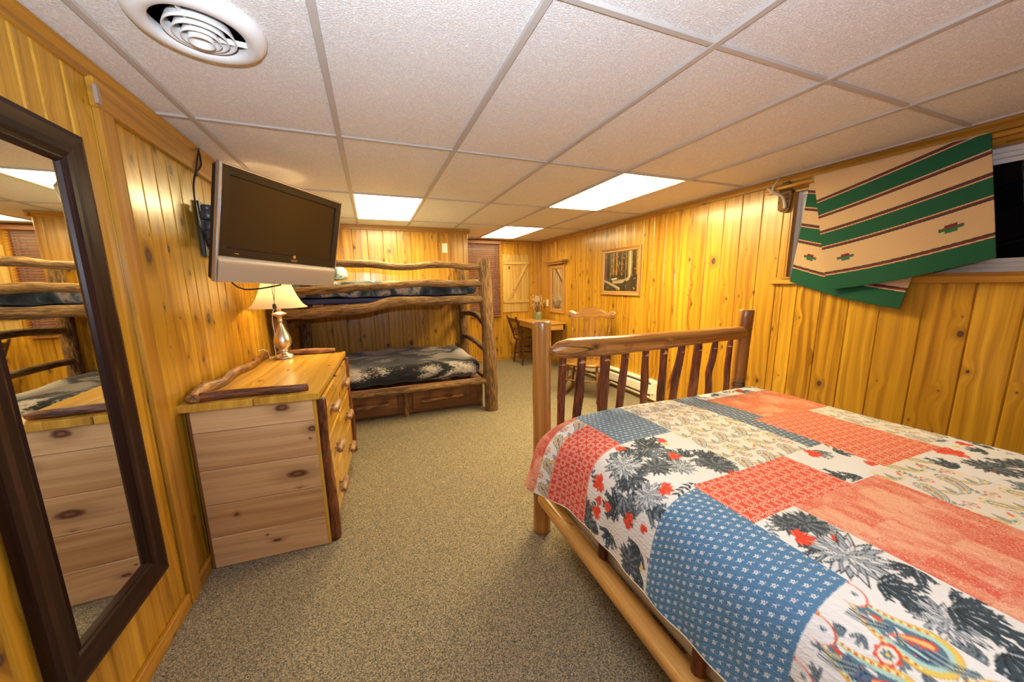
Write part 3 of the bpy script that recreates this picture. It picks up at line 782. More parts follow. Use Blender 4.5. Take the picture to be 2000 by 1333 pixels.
mb = MB(); mb.box((.17, BB, .33), (1.90, .03, .10), 0, .004); mb.build('bed_board', M_DRAWER, t)
rail('bed_board_log', [(-.76, 3.665, .330), (-.3, 3.660, .342), (.1, 3.66, .338), (.5, 3.66, .345), (.85, 3.66, .343), (1.135, 3.655, .345)], [.036, .034, .036, .032, .034, .032], 17)
mb = MB()
for k in range(9): mb.box((-.68+k*.215, 4.36, .335), (.09, 1.30, .018), 1, .002)
mb.build('slats', M_DRAWER, t); mb = MB()
for k in range(9): mb.box((-.68+k*.215, 4.36, 1.222), (.09, 1.30, .018), 1, .002)
mb.build('slats', M_DRAWER, t)
for x_ in (1.09, .255, -.60):
    rail('drawer_post', [(x_, 3.84, 0), (x_+.004, 3.84, .16), (x_, 3.84, .315)], .026, int(x_*100)+300)
mb = MB(); mb.box((.18, 3.90, .160), (1.86, .02, .30), 0, .002); mb.box((1.10, 4.4, .16), (.02, 1.0, .30), 1, .002); mb.build('drawer_cabinet', M_DRAWER, t)
for x0, x1 in ((.335, .975), (-.465, .175), (-.76, -.50)):
    mb = MB(); mb.box(((x0+x1)/2, 3.882, .140), (x1-x0, .022, .215), 0, .004); d = mb.build('drawer', M_DRAWER, t)
    if x1-x0 > .3:
        mb = MB(); xm = (x0+x1)/2; mb.log([(xm-.235, 3.845, .140), (xm-.1, 3.838, .150), (xm+.1, 3.838, .148), (xm+.235, 3.845, .158)], [.018, .023, .022, .018], 10, .1, .04)
        for s_ in (-1, 1): mb.log([(xm+s_*.17, 3.875, .149), (xm+s_*.17, 3.845, .149)], .008, 8, 0, .02, 0)
        mb.build('handle', M_BRANCH, d)
# plush blankets
def fur(name, stops, sc_=1.0, seed=0., str_=(1, 1, 1), dist=1.6, hi=None):
    M = Mat(name, .9, spec=.1); M.b.inputs['Sheen Weight'].default_value = .25
    x, y, z = M.xyz(M.attr('gc').outputs['Vector'])
    v = M.vec(x*str_[0]+seed, y*str_[1], z*str_[2])
    a = M.noise(v, 3.2*sc_, 2.5, .5, dist); b = M.noise(v, 60, 3, .6); c = M.noise(v, 9*sc_, 3, .6, .8)
    f = a*.84+(b-.5)*.16+c*.16
    M.color(M.ramp(f, stops)); M.bump(b*.5+M.noise(v, 180, 2)*.5, .6, .006); return M.m
M_FURL = fur('wildlife_plush_black_grey', [(.38, (.45, .40, .35)), (.43, (.012, .013, .016)), (.50, (.020, .022, .026)), (.535, (.50, .44, .38)), (.575, (.24, .215, .20)), (.61, (.012, .013, .016)), (.68, (.40, .36, .31))], .34, 4.7, (.7, 1.2, 1.6), 1.3)
M_FURU = fur('wildlife_plush_slate', [(.36, (.022, .034, .042)), (.47, (.055, .085, .10)), (.53, (.15, .20, .22)), (.58, (.50, .40, .31)), (.64, (.10, .13, .15)), (.72, (.025, .035, .045))], 1.5, 5.1, (1, 1, .5), 1.2)
M_NAVY = flat('navy_mattress_cover', (.020, .024, .085), .8)
def wav(p, n): return .010*math.sin(p.x*9+p.y*4)*math.sin(p.y*7-p.z*3)+.006*math.sin(p.x*23+p.z*14+p.y*3)
t = mb = MB(); rbox(mb, (.19, 4.335, .475), (1.56, 1.08, .12), .05); tag(mb.build('mattress', M_NAVY), 'lower bunk mattress under the black and grey plush blanket', 'mattress')
def wavl(p, n):
    k = max(0, min(1, (p.x+.9)/1.8))
    return wav(p, n)*1.1+.010*math.sin(p.x*5+1)*max(0, n.z)+.022*k*max(0, n.x)+.012*max(0, -n.y)*math.sin(p.x*11)
mb = MB(); rbox(mb, (.185, 4.335, .482), (1.76, 1.22, .19), .085, .03, wavl)
tag(mb.build('plush_blanket', M_FURL), 'black, grey and cream wildlife plush blanket on the lower bunk', 'blanket')
mb = MB(); rbox(mb, (.19, 4.335, 1.257), (1.76, 1.23, .05), .02); tag(mb.build('mattress', M_NAVY), 'upper bunk mattress, a navy edge showing above the log rail', 'mattress')
mb = MB(); rbox(mb, (.19, 4.335, 1.368), (1.75, 1.22, .145), .05, .03, lambda p, n: wav(p, n)*.7)
tag(mb.build('plush_blanket', M_FURU), 'slate and tan wildlife plush blanket on the upper bunk', 'blanket')
mb = MB()
def pil(p, n): return -.05*((abs(p.x)/.25)**3+(abs(p.y)/.34)**3)*.5
rbox(mb, (-.45, 4.25, 1.535), (.50, .68, .15), .07, .03, pil)
tag(mb.build('pillow', fur('teal_plush', [(.40, (.06, .12, .13)), (.55, (.16, .27, .28)), (.63, (.72, .74, .66)), (.70, (.10, .17, .18))], 1.3, 1.2)), 'teal and white plush pillow on the upper bunk beside the television', 'pillow')

# ------------------------------------------------------------------ log bed
t = thing('log_bed', 'queen bed frame of peeled logs with dark bark spindles in the footboard', 'bed', (1.55, .6, 0))
mb = MB(); mb.log([(.812, 1.649, 0), (.811, 1.649, .6), (.808, 1.649, 1.203)], [.047, .046, .047], 18, .03, .06, .25, seed=1, square=.5); mb.build('post', M_PEEL, t)
mb = MB(); mb.log([(2.325, 1.655, 0), (2.33, 1.655, .7), (2.345, 1.65, 1.205)], [.046, .045, .045], 18, .03, .06, .25, seed=2, square=.5); mb.build('post', M_PEEL, t)
for x_ in (.81, 2.33):
    mb = MB(); mb.log([(x_, -.47, 0), (x_, -.47, 1.3)], .055, 18, .03, .06, .25); mb.build('post', M_PEEL, t)
mb = MB(); mb.log([(.845, 1.625, 1.045), (.89, 1.625, 1.048), (.95, 1.625, 1.050), (1.3, 1.625, 1.046), (1.8, 1.628, 1.050), (2.32, 1.64, 1.052)], [.020, .040, .052, .052, .046, .040], 18, .04, .05, .6, seed=21, square=.35); mb.build('top_rail', M_PEEL, t)
mb = MB(); mb.log([(.84, 1.649, .36), (1.5, 1.65, .355), (2.32, 1.649, .36)], .04, 14, .04, .05, .3); mb.build('foot_rail', M_PEEL2, t)
mb = MB(); mb.log([(.84, -.47, 1.15), (2.3, -.47, 1.15)], .05, 14, .04, .05, .3); mb.log([(.84, -.47, .36), (2.3, -.47, .36)], .04, 14, .04, .05, .3); mb.build('head_rail', M_PEEL, t)
tops = [(.930, 1.0), (1.050, 1.0), (1.206, 1.0), (1.348, 1.0), (1.492, 1.0), (1.635, 1.0), (1.773, 1.0), (1.915, 1.0), (2.061, 1.0), (2.203, 1.0)]
bots = [.929, 1.033, 1.203, 1.326, 1.501, 1.638, 1.742, 1.908, 2.049, 2.216]
wid = [.021, .025, .030, .022, .021, .023, .024, .027, .021, .019]
mid = [0, .004, -.003, -.006, .008, .002, -.012, -.004, -.018, -.006]
for k in range(10):
    mb = MB(); r_ = wid[k]; xt = tops[k][0]; xb = bots[k]
    mb.log([(xt+.004, 1.640, 1.03), (xt, 1.642, .975), ((xt*.7+xb*.3)+mid[k]*.3, 1.646, .88), ((xt+xb)/2+mid[k], 1.649, .80), (xb, 1.652, .68), (xb-(xt-xb)*.8, 1.652, .50), (xb, 1.65, .36)], [r_*.72, r_*.95, r_, r_*1.08, r_, r_*1.05, r_*.9], 12, .16, .025, 0, seed=30+k)
    sp = mb.build('spindle', M_RED, t)
    mb = MB(); mb.lathe([(r_*.99, .962), (r_*.80, .985), (r_*.74, 1.012)], (xt+.001, 1.6415, 0), 12); mb.build('tenon', M_CUT, sp)
mb = MB(); mb.log([(.792, 1.60, .243), (.792, 1.3, .236), (.794, .9, .222), (.797, .5, .210), (.797, 0, .205), (.797, -.42, .205)], [.040, .041, .040, .041, .040, .040], 18, .03, .05, .5, seed=41); mb.build('side_rail', M_PEEL2, t)
mb = MB(); mb.log([(2.32, 1.6, .23), (2.32, -.42, .23)], .043, 14, .03, .05, .5, seed=42); mb.build('side_rail', M_PEEL2, t)
for x_ in (.815, 2.32):
    mb = MB(); mb.log([(x_, 1.60, .462), (x_, .6, .462), (x_, -.42, .462)], .033, 14, .03, .05, .5, seed=43); mb.build('side_rail', M_PEEL2, t)
    for y_ in (1.085, .615, .145, -.25):
        mb = MB(); mb.log([(x_, y_, .25), (x_+.002, y_, .36), (x_, y_, .47)], [.0195, .0205, .02], 12, .10, .03, 0, seed=int(y_*50)+80); mb.build('side_spindle', M_RED, t)
mb = MB()
for k in range(8): mb.box((1.565, 1.4-k*.25, .198), (1.46, .09, .02), 0, .002)
mb.build('slats', M_PEEL2, t)
def cream():
    M = Mat('mattress_ticking', .7); x, y, z = M.xyz(M.attr('gc').outputs['Vector'])
    f = (z*110.0).sin()*.5+.5
    M.color(M.mix(f.step(.80, .98)*.35, (.72, .66, .58), (.50, .44, .36))); M.bump(f, .3, .003); return M.m
M_TICK = cream()
mb = MB(); rbox(mb, (1.550, .575, .327), (1.412, 1.95, .222), .03, .06); tag(mb.build('box_spring', M_TICK), 'off-white box spring showing between the side log and the quilt', 'box spring')
mb = MB(); rbox(mb, (1.560, .575, .566), (1.36, 1.92, .240), .06, .06); tag(mb.build('mattress', M_TICK), 'queen mattress under the patchwork quilt', 'mattress')

# ------------------------------------------------------------------ quilt (painted per vertex by the functions below)
class Canvas:
    def __init__(s, S_, T_, bg): s.S, s.T = S_, T_; s.C = np.zeros((len(S_), len(T_), 3)); s.C[:] = bg; s.clip = (-9, 9, -9, 9)
    def win(s, cs, ct, R):
        a, b = np.searchsorted(s.S, (max(cs-R, s.clip[0]), min(cs+R, s.clip[1]))); c, d = np.searchsorted(s.T, (max(ct-R, s.clip[2]), min(ct+R, s.clip[3])))
        if b-a < 1 or d-c < 1: return None
        return slice(a, b), slice(c, d), s.S[a:b, None]-cs, s.T[None, c:d]-ct
    def put(s, w_, m_, col):
        m_ = np.clip(m_, 0, 1)[..., None]; s.C[w_[0], w_[1]] = s.C[w_[0], w_[1]]*(1-m_)+np.array(col)*m_
    def rect(s, s0, s1, t0, t1, col):
        a, b = np.searchsorted(s.S, (s0, s1)); c, d = np.searchsorted(s.T, (t0, t1)); s.C[a:b, c:d] = col
    def petal(s, cs, ct, ang, L, W, fill, edge=None, vein=None, p=.8, soft=.0016):
        w_ = s.win(cs, ct, L*1.05)
        if w_ is None: return
        ca, sa = math.cos(ang), math.sin(ang); u = (w_[2]*ca+w_[3]*sa)/L; v = -w_[2]*sa+w_[3]*ca
        ww = W*np.sin(PI*np.clip(u, 0, 1)**p); ins = (u > 0) & (u < 1)
        d = ww-np.abs(v)
        s.put(w_, ins*np.clip(d/soft+.5, 0, 1), edge if edge is not None else fill)
        if edge is not None: s.put(w_, ins*np.clip((d-W*.26)/soft+.5, 0, 1)*.95, fill)
        if vein is not None: s.put(w_, ins*(np.abs(v) < W*.13)*(d > 0), vein)
    def disk(s, cs, ct, R, col, r0=0, ell=1, ang=0, k=0, ph=0, amp=0):
        w_ = s.win(cs, ct, R*(1+amp)*max(1, ell))
        if w_ is None: return
        ca, sa = math.cos(ang), math.sin(ang); u = w_[2]*ca+w_[3]*sa; v = (-w_[2]*sa+w_[3]*ca)
        r = np.hypot(u/ell, v); th = np.arctan2(v, u/ell); RR = R*(1+amp*np.cos(k*th+ph)) if k else R
        s.put(w_, np.clip((RR-r)/.0016+.5, 0, 1)*(r >= r0), col)
    def tear(s, x, y, a, L, W, levels, curl=.9):
        """paisley drop: levels = [(scale, colour)]; round end at x, y, tip curling away"""
        for f, col in levels:
            for i in range(26):
                u = i/25*(.45+.55*f); r = W*f*max(0, 1-u)**.9
                aa = a+curl*u*u; s.disk(x+math.cos(aa)*L*u, y+math.sin(aa)*L*u, max(r-(1-f)*W*.12, .0012), col)
    def stroke(s, pts, w0, col):
        for (a, b), (c, d) in zip(pts[:-1], pts[1:]):
            L = math.hypot(c-a, d-b)+1e-9; w_ = s.win((a+c)/2, (b+d)/2, L/2+w0*2)
            if w_ is None: continue
            x = w_[2]+(a+c)/2-a; y = w_[3]+(b+d)/2-b; tt = np.clip((x*(c-a)+y*(d-b))/L/L, 0, 1)
            s.put(w_, np.clip((w0-np.hypot(x-tt*(c-a), y-tt*(d-b)))/.0014+.5, 0, 1), col)
rq = random.Random(5)
WHT, GR1, GR2, GR3, RED, YEL = S(230, 230, 232), S(56, 72, 84), S(108, 124, 136), S(168, 178, 188), S(228, 76, 52), S(226, 198, 96)
def mum(c, x, y, R, tone=0):
    n0 = 17
    for ring, (rr, n) in enumerate(((1, n0), (.82, 15), (.62, 12), (.42, 9), (.24, 6))):
        for k in range(n):
            a = 2*PI*k/n+ring*.4+rq.uniform(-.12, .12)
            f = [S(168, 178, 190), S(216, 220, 226)][(k+ring) % 2] if tone == 0 else [S(70, 82, 92), S(120, 132, 142)][(k+ring) % 2]
            c.petal(x, y, a, R*rr*rq.uniform(.9, 1.08), R*rr*.125, f, S(40, 50, 60) if ring % 2 == 0 or tone else S(70, 82, 94))
def leafc(c, x, y, R, a0, n=5, dark=True):
    for k in range(n):
        a = a0+(k-(n-1)/2)*.55+rq.uniform(-.1, .1); l = R*rq.uniform(.75, 1.05)*(1-.12*abs(k-(n-1)/2))
        f = GR1 if dark else GR2
        c.petal(x, y, a, l, l*.17, f, S(30, 40, 48), GR3 if rq.random() < .6 else GR2, p=.75)
        for q in (.4, .6, .8):
            px, py = x+math.cos(a)*l*q, y+math.sin(a)*l*q
            for sg in (-1, 1): c.petal(px, py, a+sg*.7, l*.26, l*.06, f, None)
def maple(c, x, y, R, a0, red=RED):
    for k in range(7):
        a = a0+(k-3)*.52; l = R*(1-.12*abs(k-3))*rq.uniform(.85, 1.05)
        c.petal(x, y, a, l, l*.24, red, S(214, 58, 40), S(244, 150, 120) if k % 2 == 0 else None, p=.85)
def sprig(c, x, y, R, a0, col=GR1):
    pts = [(x, y)]; a = a0
    for k in range(5): a += rq.uniform(-.3, .3); pts.append((pts[-1][0]+math.cos(a)*R/5, pts[-1][1]+math.sin(a)*R/5))
    c.stroke(pts, .0013, col)
    for p_ in pts[1:]:
        for sg in (-1, 1): c.petal(p_[0], p_[1], a+sg*rq.uniform(.6, 1.2), R*.24, R*.05, col)
def floral(c, s0, s1, t0, t1, items=None, dens=1.0):
    c.clip = (s0, s1, t0, t1); c.rect(s0, s1, t0, t1, WHT)
    A = (s1-s0)*(t1-t0)
    for _ in range(int(A*75*dens)): leafc(c, rq.uniform(s0, s1), rq.uniform(t0, t1), rq.uniform(.05, .085), rq.uniform(0, 6.3), rq.choice((3, 4, 5)), rq.random() < .6)
    for _ in range(int(A*45*dens)): sprig(c, rq.uniform(s0, s1), rq.uniform(t0, t1), rq.uniform(.06, .10), rq.uniform(0, 6.3), rq.choice((GR1, GR2)))
    for _ in range(int(A*14*dens)): c.disk(rq.uniform(s0, s1), rq.uniform(t0, t1), .010, YEL, k=3, amp=.3)
    for _ in range(int(A*22*dens)): maple(c, rq.uniform(s0, s1), rq.uniform(t0, t1), rq.uniform(.03, .055), rq.uniform(0, 6.3))
    for _ in range(int(A*16*dens)): mum(c, rq.uniform(s0, s1), rq.uniform(t0, t1), rq.uniform(.05, .075), rq.choice((0, 1)))
    if items:
        for k, *a in items: {'mum': mum, 'maple': maple, 'leaf': leafc, 'sprig': sprig}[k](c, *a)
def paisley(c, x, y, L, W, a, warm=True):
    cols = ([YEL, S(238, 226, 196), S(176, 206, 196), S(104, 124, 136), S(240, 222, 150), S(222, 88, 60)] if warm else
            [S(96, 112, 126), S(206, 212, 208), S(150, 160, 164), S(232, 214, 140), S(110, 124, 134), S(224, 100, 70)])
    c.tear(x, y, a, L, W, [(1-k*.165, col) for k, col in enumerate(cols)], .8 if warm else -.8)
    for k in range(12):
        q = k/12*2*PI; c.disk(x+math.cos(q)*W*.88, y+math.sin(q)*W*.88, .0028, S(222, 88, 60) if k % 2 else S(240, 226, 150))
def paisleys(c, s0, s1, t0, t1, pitch=.13, base=WHT, big=1.0, pale=0):
    c.clip = (s0, s1, t0, t1); c.rect(s0, s1, t0, t1, base); i = 0
    y = t0-.05
    while y < t1+.1:
        x = s0-.02+(i % 2)*pitch*.5
        while x < s1+.1:
            paisley(c, x, y, .125*big, .027*big, -PI/2+.45*(-1)**i, i % 2 == 0)
            sprig(c, x+.04*big, y+.01, .07*big, 1.4, S(120, 130, 135))
            c.disk(x+pitch*.48, y+.02, .016*big, S(222, 96, 66), k=4, amp=.12, ph=.5); c.disk(x+pitch*.48, y+.02, .0125*big, S(236, 220, 190)); c.disk(x+pitch*.48, y+.02, .007*big, S(150, 160, 160), k=4, amp=.3)
            c.petal(x+pitch*.30, y-.06*big, 2.2, .05*big, .010*big, YEL, S(120, 130, 140)); c.petal(x+pitch*.30, y-.06*big, 1.2, .045*big, .008*big, S(150, 156, 160), S(90, 104, 118))
            c.petal(x+pitch*.62, y-.05*big, .6, .03*big, .006*big, S(226, 110, 60))
            x += pitch
        y += pitch*.82; i += 1
    if pale:
        a, b = np.searchsorted(c.S, (s0, s1)); cc, d = np.searchsorted(c.T, (t0, t1)); c.C[a:b, cc:d] = c.C[a:b, cc:d]*(1-pale)+np.array(WHT)*pale
def vnoise(S_, T_, f, seed, ax=1.0, ay=1.0):
    r = np.random.default_rng(seed); g = r.random((64, 64)); x = (S_[:, None]*f*ax+9) % 62; y = (T_[None, :]*f*ay+9) % 62
    x0 = np.floor(x).astype(int); y0_ = np.floor(y).astype(int); u = x-x0; v = y-y0_; u = u*u*(3-2*u); v = v*v*(3-2*v)
    x0 = np.broadcast_to(x0, (len(S_), len(T_))); y0_ = np.broadcast_to(y0_, (len(S_), len(T_)))
    return (g[x0, y0_]*(1-u)+g[x0+1, y0_]*u)*(1-v)+(g[x0, y0_+1]*(1-u)+g[x0+1, y0_+1]*u)*v
HS = .505                                            # arc coordinate of the left hem
QS = np.concatenate([np.arange(HS, 1.20, .0026), np.arange(1.20, 2.26, .0040), np.arange(2.26, 2.40, .012)])
QT = np.concatenate([np.arange(-.40, .10, .012), np.arange(.10, 1.0, .0032), np.arange(1.0, 1.63, .0044)])
cv = Canvas(QS, QT, WHT)
BLU = S(84, 128, 168); MK = np.zeros((len(QS), len(QT), 3))     # masks: blue sprigs, red lattice, coral
def mk(ch, s0, s1, t0, t1):
    a, b = np.searchsorted(QS, (s0, s1)); c, d = np.searchsorted(QT, (t0, t1)); MK[a:b, c:d, :] = 0; MK[a:b, c:d, ch] = 1
floral(cv, 0, 3, -1, 3, dens=.0)
floral(cv, 2.05, 2.7, -.5, .66, dens=1.6); floral(cv, 1.83, 2.2, .0, .64, [('leaf', 1.86, .50, .09, 1.5, 5), ('leaf', 2.05, .42, .09, 1.0, 5), ('mum', 1.97, .46, .07, 1), ('maple', 2.0, .56, .085, 1.0), ('maple', 2.03, .54, .07, 2.2)], 1.4)
floral(cv, 1.70, 2.7, 1.40, 1.75, dens=1.1)
floral(cv, HS, 1.20, .775, 1.135, [('leaf', .70, .95, .10, 1.9, 5), ('leaf', .62, .82, .09, 2.6, 5), ('leaf', .58, .98, .08, 3.0, 5), ('leaf', 1.0, 1.08, .11, .4, 5), ('leaf', 1.13, .90, .10, .3, 5), ('sprig', .76, .83, .12, -.9),
    ('mum', .845, 1.02, .088, 0), ('mum', .93, .935, .065, 1), ('mum', 1.13, .85, .07, 1), ('mum', .56, .86, .06, 1), ('maple', .735, 1.06, .062, 2.3), ('maple', .90, 1.10, .04, 1.2), ('maple', 1.03, .97, .052, -.5), ('maple', .86, .84, .05, -1.2), ('maple', .665, .99, .038, 1.0), ('maple', .665, .90, .034, -.8)], 1.5)
floral(cv, 1.40, 1.64, .585, .79, [('maple', 1.50, .76, .055, -.6)], 1.2)
floral(cv, .94, 1.11, -.5, .58, [('mum', .99, .24, .06, 0), ('mum', 1.02, .41, .095, 0), ('mum', 1.06, .52, .06, 1), ('leaf', .99, .34, .09, -1.2, 5), ('leaf', 1.04, .25, .11, -1.4, 5), ('leaf', 1.0, .17, .11, -1.9, 5), ('leaf', 1.06, .14, .10, -1.6, 5), ('maple', .98, .50, .05, -.6)], 1.2)
paisleys(cv, 1.20, 1.56, .785, 1.75, .118, S(232, 226, 216), .95, .12)
paisleys(cv, HS, .925, 1.38, 1.47, .12); paisleys(cv, 1.54, 1.83, -.5, .60, .14, S(230, 222, 214), 1.0, .1)
paisleys(cv, 2.05, 2.30, .64, 1.06, .13, S(230, 222, 214), 1.0, .25); cv.clip = (-9, 9, -9, 9)
cv.clip = (HS, .94, -.5, .37); cv.rect(HS, .94, -.5, .37, WHT)
for _ in range(60): leafc(cv, rq.uniform(HS, .94), rq.uniform(0, .37), rq.uniform(.02, .035), rq.uniform(0, 6.3), 3, False)
BG_ = S(92, 122, 146); MINT = S(176, 214, 204); NAV = S(52, 72, 112)
for (x, y, a_, L_, cu) in ((.895, .232, 1.75, .15, -.5), (.785, .228, 1.75, .15, -.5), (.672, .232, 1.75, .15, -.5), (.57, .235, 1.75, .15, -.5), (.83, .10, 1.5, .14, .5), (.72, .10, 1.5, .14, .5), (.61, .10, 1.5, .14, .5), (.92, .06, 1.5, .14, .5)):
    W_ = .040
    cv.tear(x, y, a_, L_, W_, [(1.12, S(214, 170, 70)), (1.08, YEL), (.88, MINT), (.70, BG_)], cu)
    for k in range(30):
        u = rq.uniform(0, .75); aa = a_+cu*u*u; w_ = rq.uniform(-1, 1)*W_*.62*(1-u); X0 = x+math.cos(aa)*L_*u-math.sin(aa)*w_; Y0 = y+math.sin(aa)*L_*u+math.cos(aa)*w_
        if k % 4 == 0: cv.petal(X0, Y0, aa+rq.uniform(-.5, .5), .020, .0035, rq.choice((S(226, 84, 52), YEL, S(236, 232, 222))), None)
        else: cv.disk(X0, Y0, rq.uniform(.0016, .0032), rq.choice((YEL, S(236, 232, 222), S(224, 90, 60), NAV)))
    for k in range(26):
        u = k/26; aa = a_+cu*u*u
        for sg in (-1, 1):
            w_ = W_*.98*(1-u)**.9*sg; cv.disk(x+math.cos(aa)*L_*u-math.sin(aa)*w_, y+math.sin(aa)*L_*u+math.cos(aa)*w_, .0026, S(222, 96, 60) if k % 2 else S(240, 232, 190))
    cv.tear(x+.012, y+.0, a_+.2, .060, .010, [(1, S(228, 78, 48)), (.6, S(240, 190, 120))], .3); cv.tear(x-.014, y-.006, a_-.1, .055, .008, [(1, NAV), (.5, MINT)], -.4)
for (x, y) in ((.84, .262), (.73, .262), (.86, .155), (.62, .262), (.76, .150)):      # small red edged medallions and white blooms
    cv.disk(x, y, .018, S(222, 78, 62), k=8, amp=.12, ell=1.2); cv.disk(x, y, .0135, S(236, 226, 206), ell=1.2); cv.disk(x, y, .008, BG_, k=6, amp=.25); cv.disk(x, y, .0035, YEL)
    for k in range(5): cv.stroke([(x+.022+.005*k, y+.075), (x+.024+.005*k, y+.045), (x+.040+.004*k, y+.022)], .0015, NAV if k % 2 else S(150, 168, 160))
    for k in range(3): cv.petal(x-.05, y+.02*k, 2.6+k*.5, .035, .007, S(96, 116, 140), NAV)
for (x, y) in ((.912, .352), (.80, .352), (.688, .352), (.575, .352)):
    cv.clip = (HS, .94, -.5, .37); cv.disk(x, y, .024, S(222, 82, 54), ell=1.25, ang=1.2); cv.disk(x-.001, y+.0015, .0225, WHT, ell=1.25, ang=1.2); cv.disk(x+.004, y-.004, .005, S(96, 116, 140), k=5, amp=.4)
cv.clip = (-9, 9, -9, 9)
def patch(ch, s0, s1, t0, t1, col): cv.rect(s0, s1, t0, t1, col); mk(ch, s0, s1, t0, t1)
RL = S(222, 96, 76); CO = S(222, 104, 82)
for a in ((0, HS-.1, .94, .37, .775, BLU), (0, .925, 1.20, 1.135, 1.75, S(96, 124, 152)), (0, 1.56, 1.72, .785, 1.75, S(92, 112, 136)), (0, 2.24, 2.7, .64, 1.40, S(84, 96, 112)),
          (1, HS-.1, .925, 1.135, 1.38, S(216, 76, 70)), (1, .94, 1.40, .58, .785, S(222, 84, 62)), (1, 1.64, 2.05, .60, 1.07, S(222, 98, 62)),
          (2, HS-.1, .925, 1.47, 1.75, S(206, 66, 62)), (2, 1.11, 1.54, -.5, .58, S(216, 96, 74)), (2, 1.72, 2.24, 1.07, 1.40, S(226, 112, 62))): patch(*a)
n1 = vnoise(QS, QT, 30, 4, 1, .35); n2 = vnoise(QS, QT, 9, 5); n3 = vnoise(QS, QT, 75, 6, 1, .5)
blk = ((np.floor(QS[:, None]/.085+2*n2*0)+np.floor(QT[None, :]/.11)) % 3)/3.0
f = np.clip((n1*.45+n2*.45+n3*.35+blk*.35-.60)*2.2, 0, 1)[..., None]*MK[..., 2:3]
cv.C = cv.C*(1-f*.75)+np.array(S(238, 186, 152))*f*.75
# surface
pr_ = [(1.05, .736), (.98, .735), (.92, .730), (.86, .716), (.815, .690), (.785, .655), (.772, .610), (.764, .55), (.757, .48), (.752, .40), (.750, .32)]
arc = [1.05]
for a, b in zip(pr_[:-1], pr_[1:]): arc.append(arc[-1]-math.hypot(b[0]-a[0], b[1]-a[1]))
hx = np.interp(QS, arc[::-1], [p[0] for p in pr_[::-1]]); hz = np.interp(QS, arc[::-1], [p[1] for p in pr_[::-1]])
k = np.ones(41)/41; pad = lambda v: np.convolve(np.concatenate([np.linspace(v[0]-(v[20]-v[0]), v[0], 20, endpoint=False), v, np.full(20, v[-1])]), k, 'valid')
hx = np.where(QS < 1.05, hx, QS); i105 = np.searchsorted(QS, 1.15)
hx[:i105] = pad(hx)[:i105]; hz[:i105] = pad(hz)[:i105]
rs = np.clip(QS-2.22, 0, None)                       # far side folds down too
hx = np.where(QS > 2.22, 2.22+.09*np.sin(np.clip(rs/.12, 0, PI/2)), hx); hz = np.where(QS > 2.22, .736-.10*(1-np.cos(np.clip(rs/.12, 0, PI/2)))-np.clip(rs-.18, 0, None), hz)
X_ = np.repeat(hx[:, None], len(QT), 1); Z_ = np.repeat(hz[:, None], len(QT), 1)
dd = np.clip(QT-1.47, 0, None); Y_ = np.where(QT > 1.47, 1.47+.105*np.sin(np.clip(dd/.13, 0, PI/2)), QT); Y_ = np.repeat(Y_[None, :], len(QS), 0)
h_ = np.clip((.95-QS)/.25, 0, 1); h_ = (h_*h_*(3-2*h_))[:, None]      # 1 on the hanging side
drop = (.11*(1-np.cos(np.clip(dd/.13, 0, PI/2)))+np.clip(dd-.14, 0, None))[None, :]
Z_ -= drop*(1-h_*.85)
TQ = QT[None, :]; SQ = QS[:, None]
fl = np.clip((TQ-1.18)/.36, 0, 1); fl = fl*fl*(3-2*fl)
X_ -= .085*fl*np.clip((.93-SQ)/.42, 0, 1)**1.3
Z_ -= .03*fl*h_+.012*np.clip((TQ-1.25)/.2, 0, 1)*(1-h_)
Z_ += .006*np.sin(SQ*6+1)*np.sin(TQ*5)*(1-h_)+.012*np.exp(-((SQ-1.55)/.5)**2)-.006
X_ += h_*(.0035*np.sin(TQ*15+SQ*12)+.003*np.sin(TQ*39-SQ*20))*np.clip((.88-SQ)/.3, 0, 1)
Z_ += np.clip((.62-SQ)/.15, 0, 1)*(.004*np.sin(TQ*6.0+.5))
ns, nt_ = X_.shape
P = np.stack([X_, Y_, Z_], -1).reshape(-1, 3)
ii = np.arange(ns*nt_).reshape(ns, nt_); F4 = np.stack([ii[:-1, :-1], ii[1:, :-1], ii[1:, 1:], ii[:-1, 1:]], -1).reshape(-1, 4)
# rim and lower layer (coarse copy of the border, 8 mm below)
me = bpy.data.meshes.new('quilt_top'); nv = len(P)
me.vertices.add(nv); me.vertices.foreach_set('co', P.astype('f').ravel()); me.loops.add(F4.size); me.loops.foreach_set('vertex_index', F4.ravel().astype('i'))
me.polygons.add(len(F4)); me.polygons.foreach_set('loop_start', np.arange(0, F4.size, 4, dtype='i')); me.polygons.foreach_set('use_smooth', np.ones(len(F4), bool)); me.update(calc_edges=True)
a = me.attributes.new('paint', 'FLOAT_COLOR', 'POINT'); a.data.foreach_set('color', np.concatenate([cv.C, np.ones((ns, nt_, 1))], -1).astype('f').ravel())
a = me.attributes.new('mask', 'FLOAT_COLOR', 'POINT'); a.data.foreach_set('color', np.concatenate([MK, np.ones((ns, nt_, 1))], -1).astype('f').ravel())
st = np.zeros((ns, nt_, 3)); st[..., 0] = SQ; st[..., 1] = TQ
a = me.attributes.new('st', 'FLOAT_VECTOR', 'POINT'); a.data.foreach_set('vector', st.astype('f').ravel())
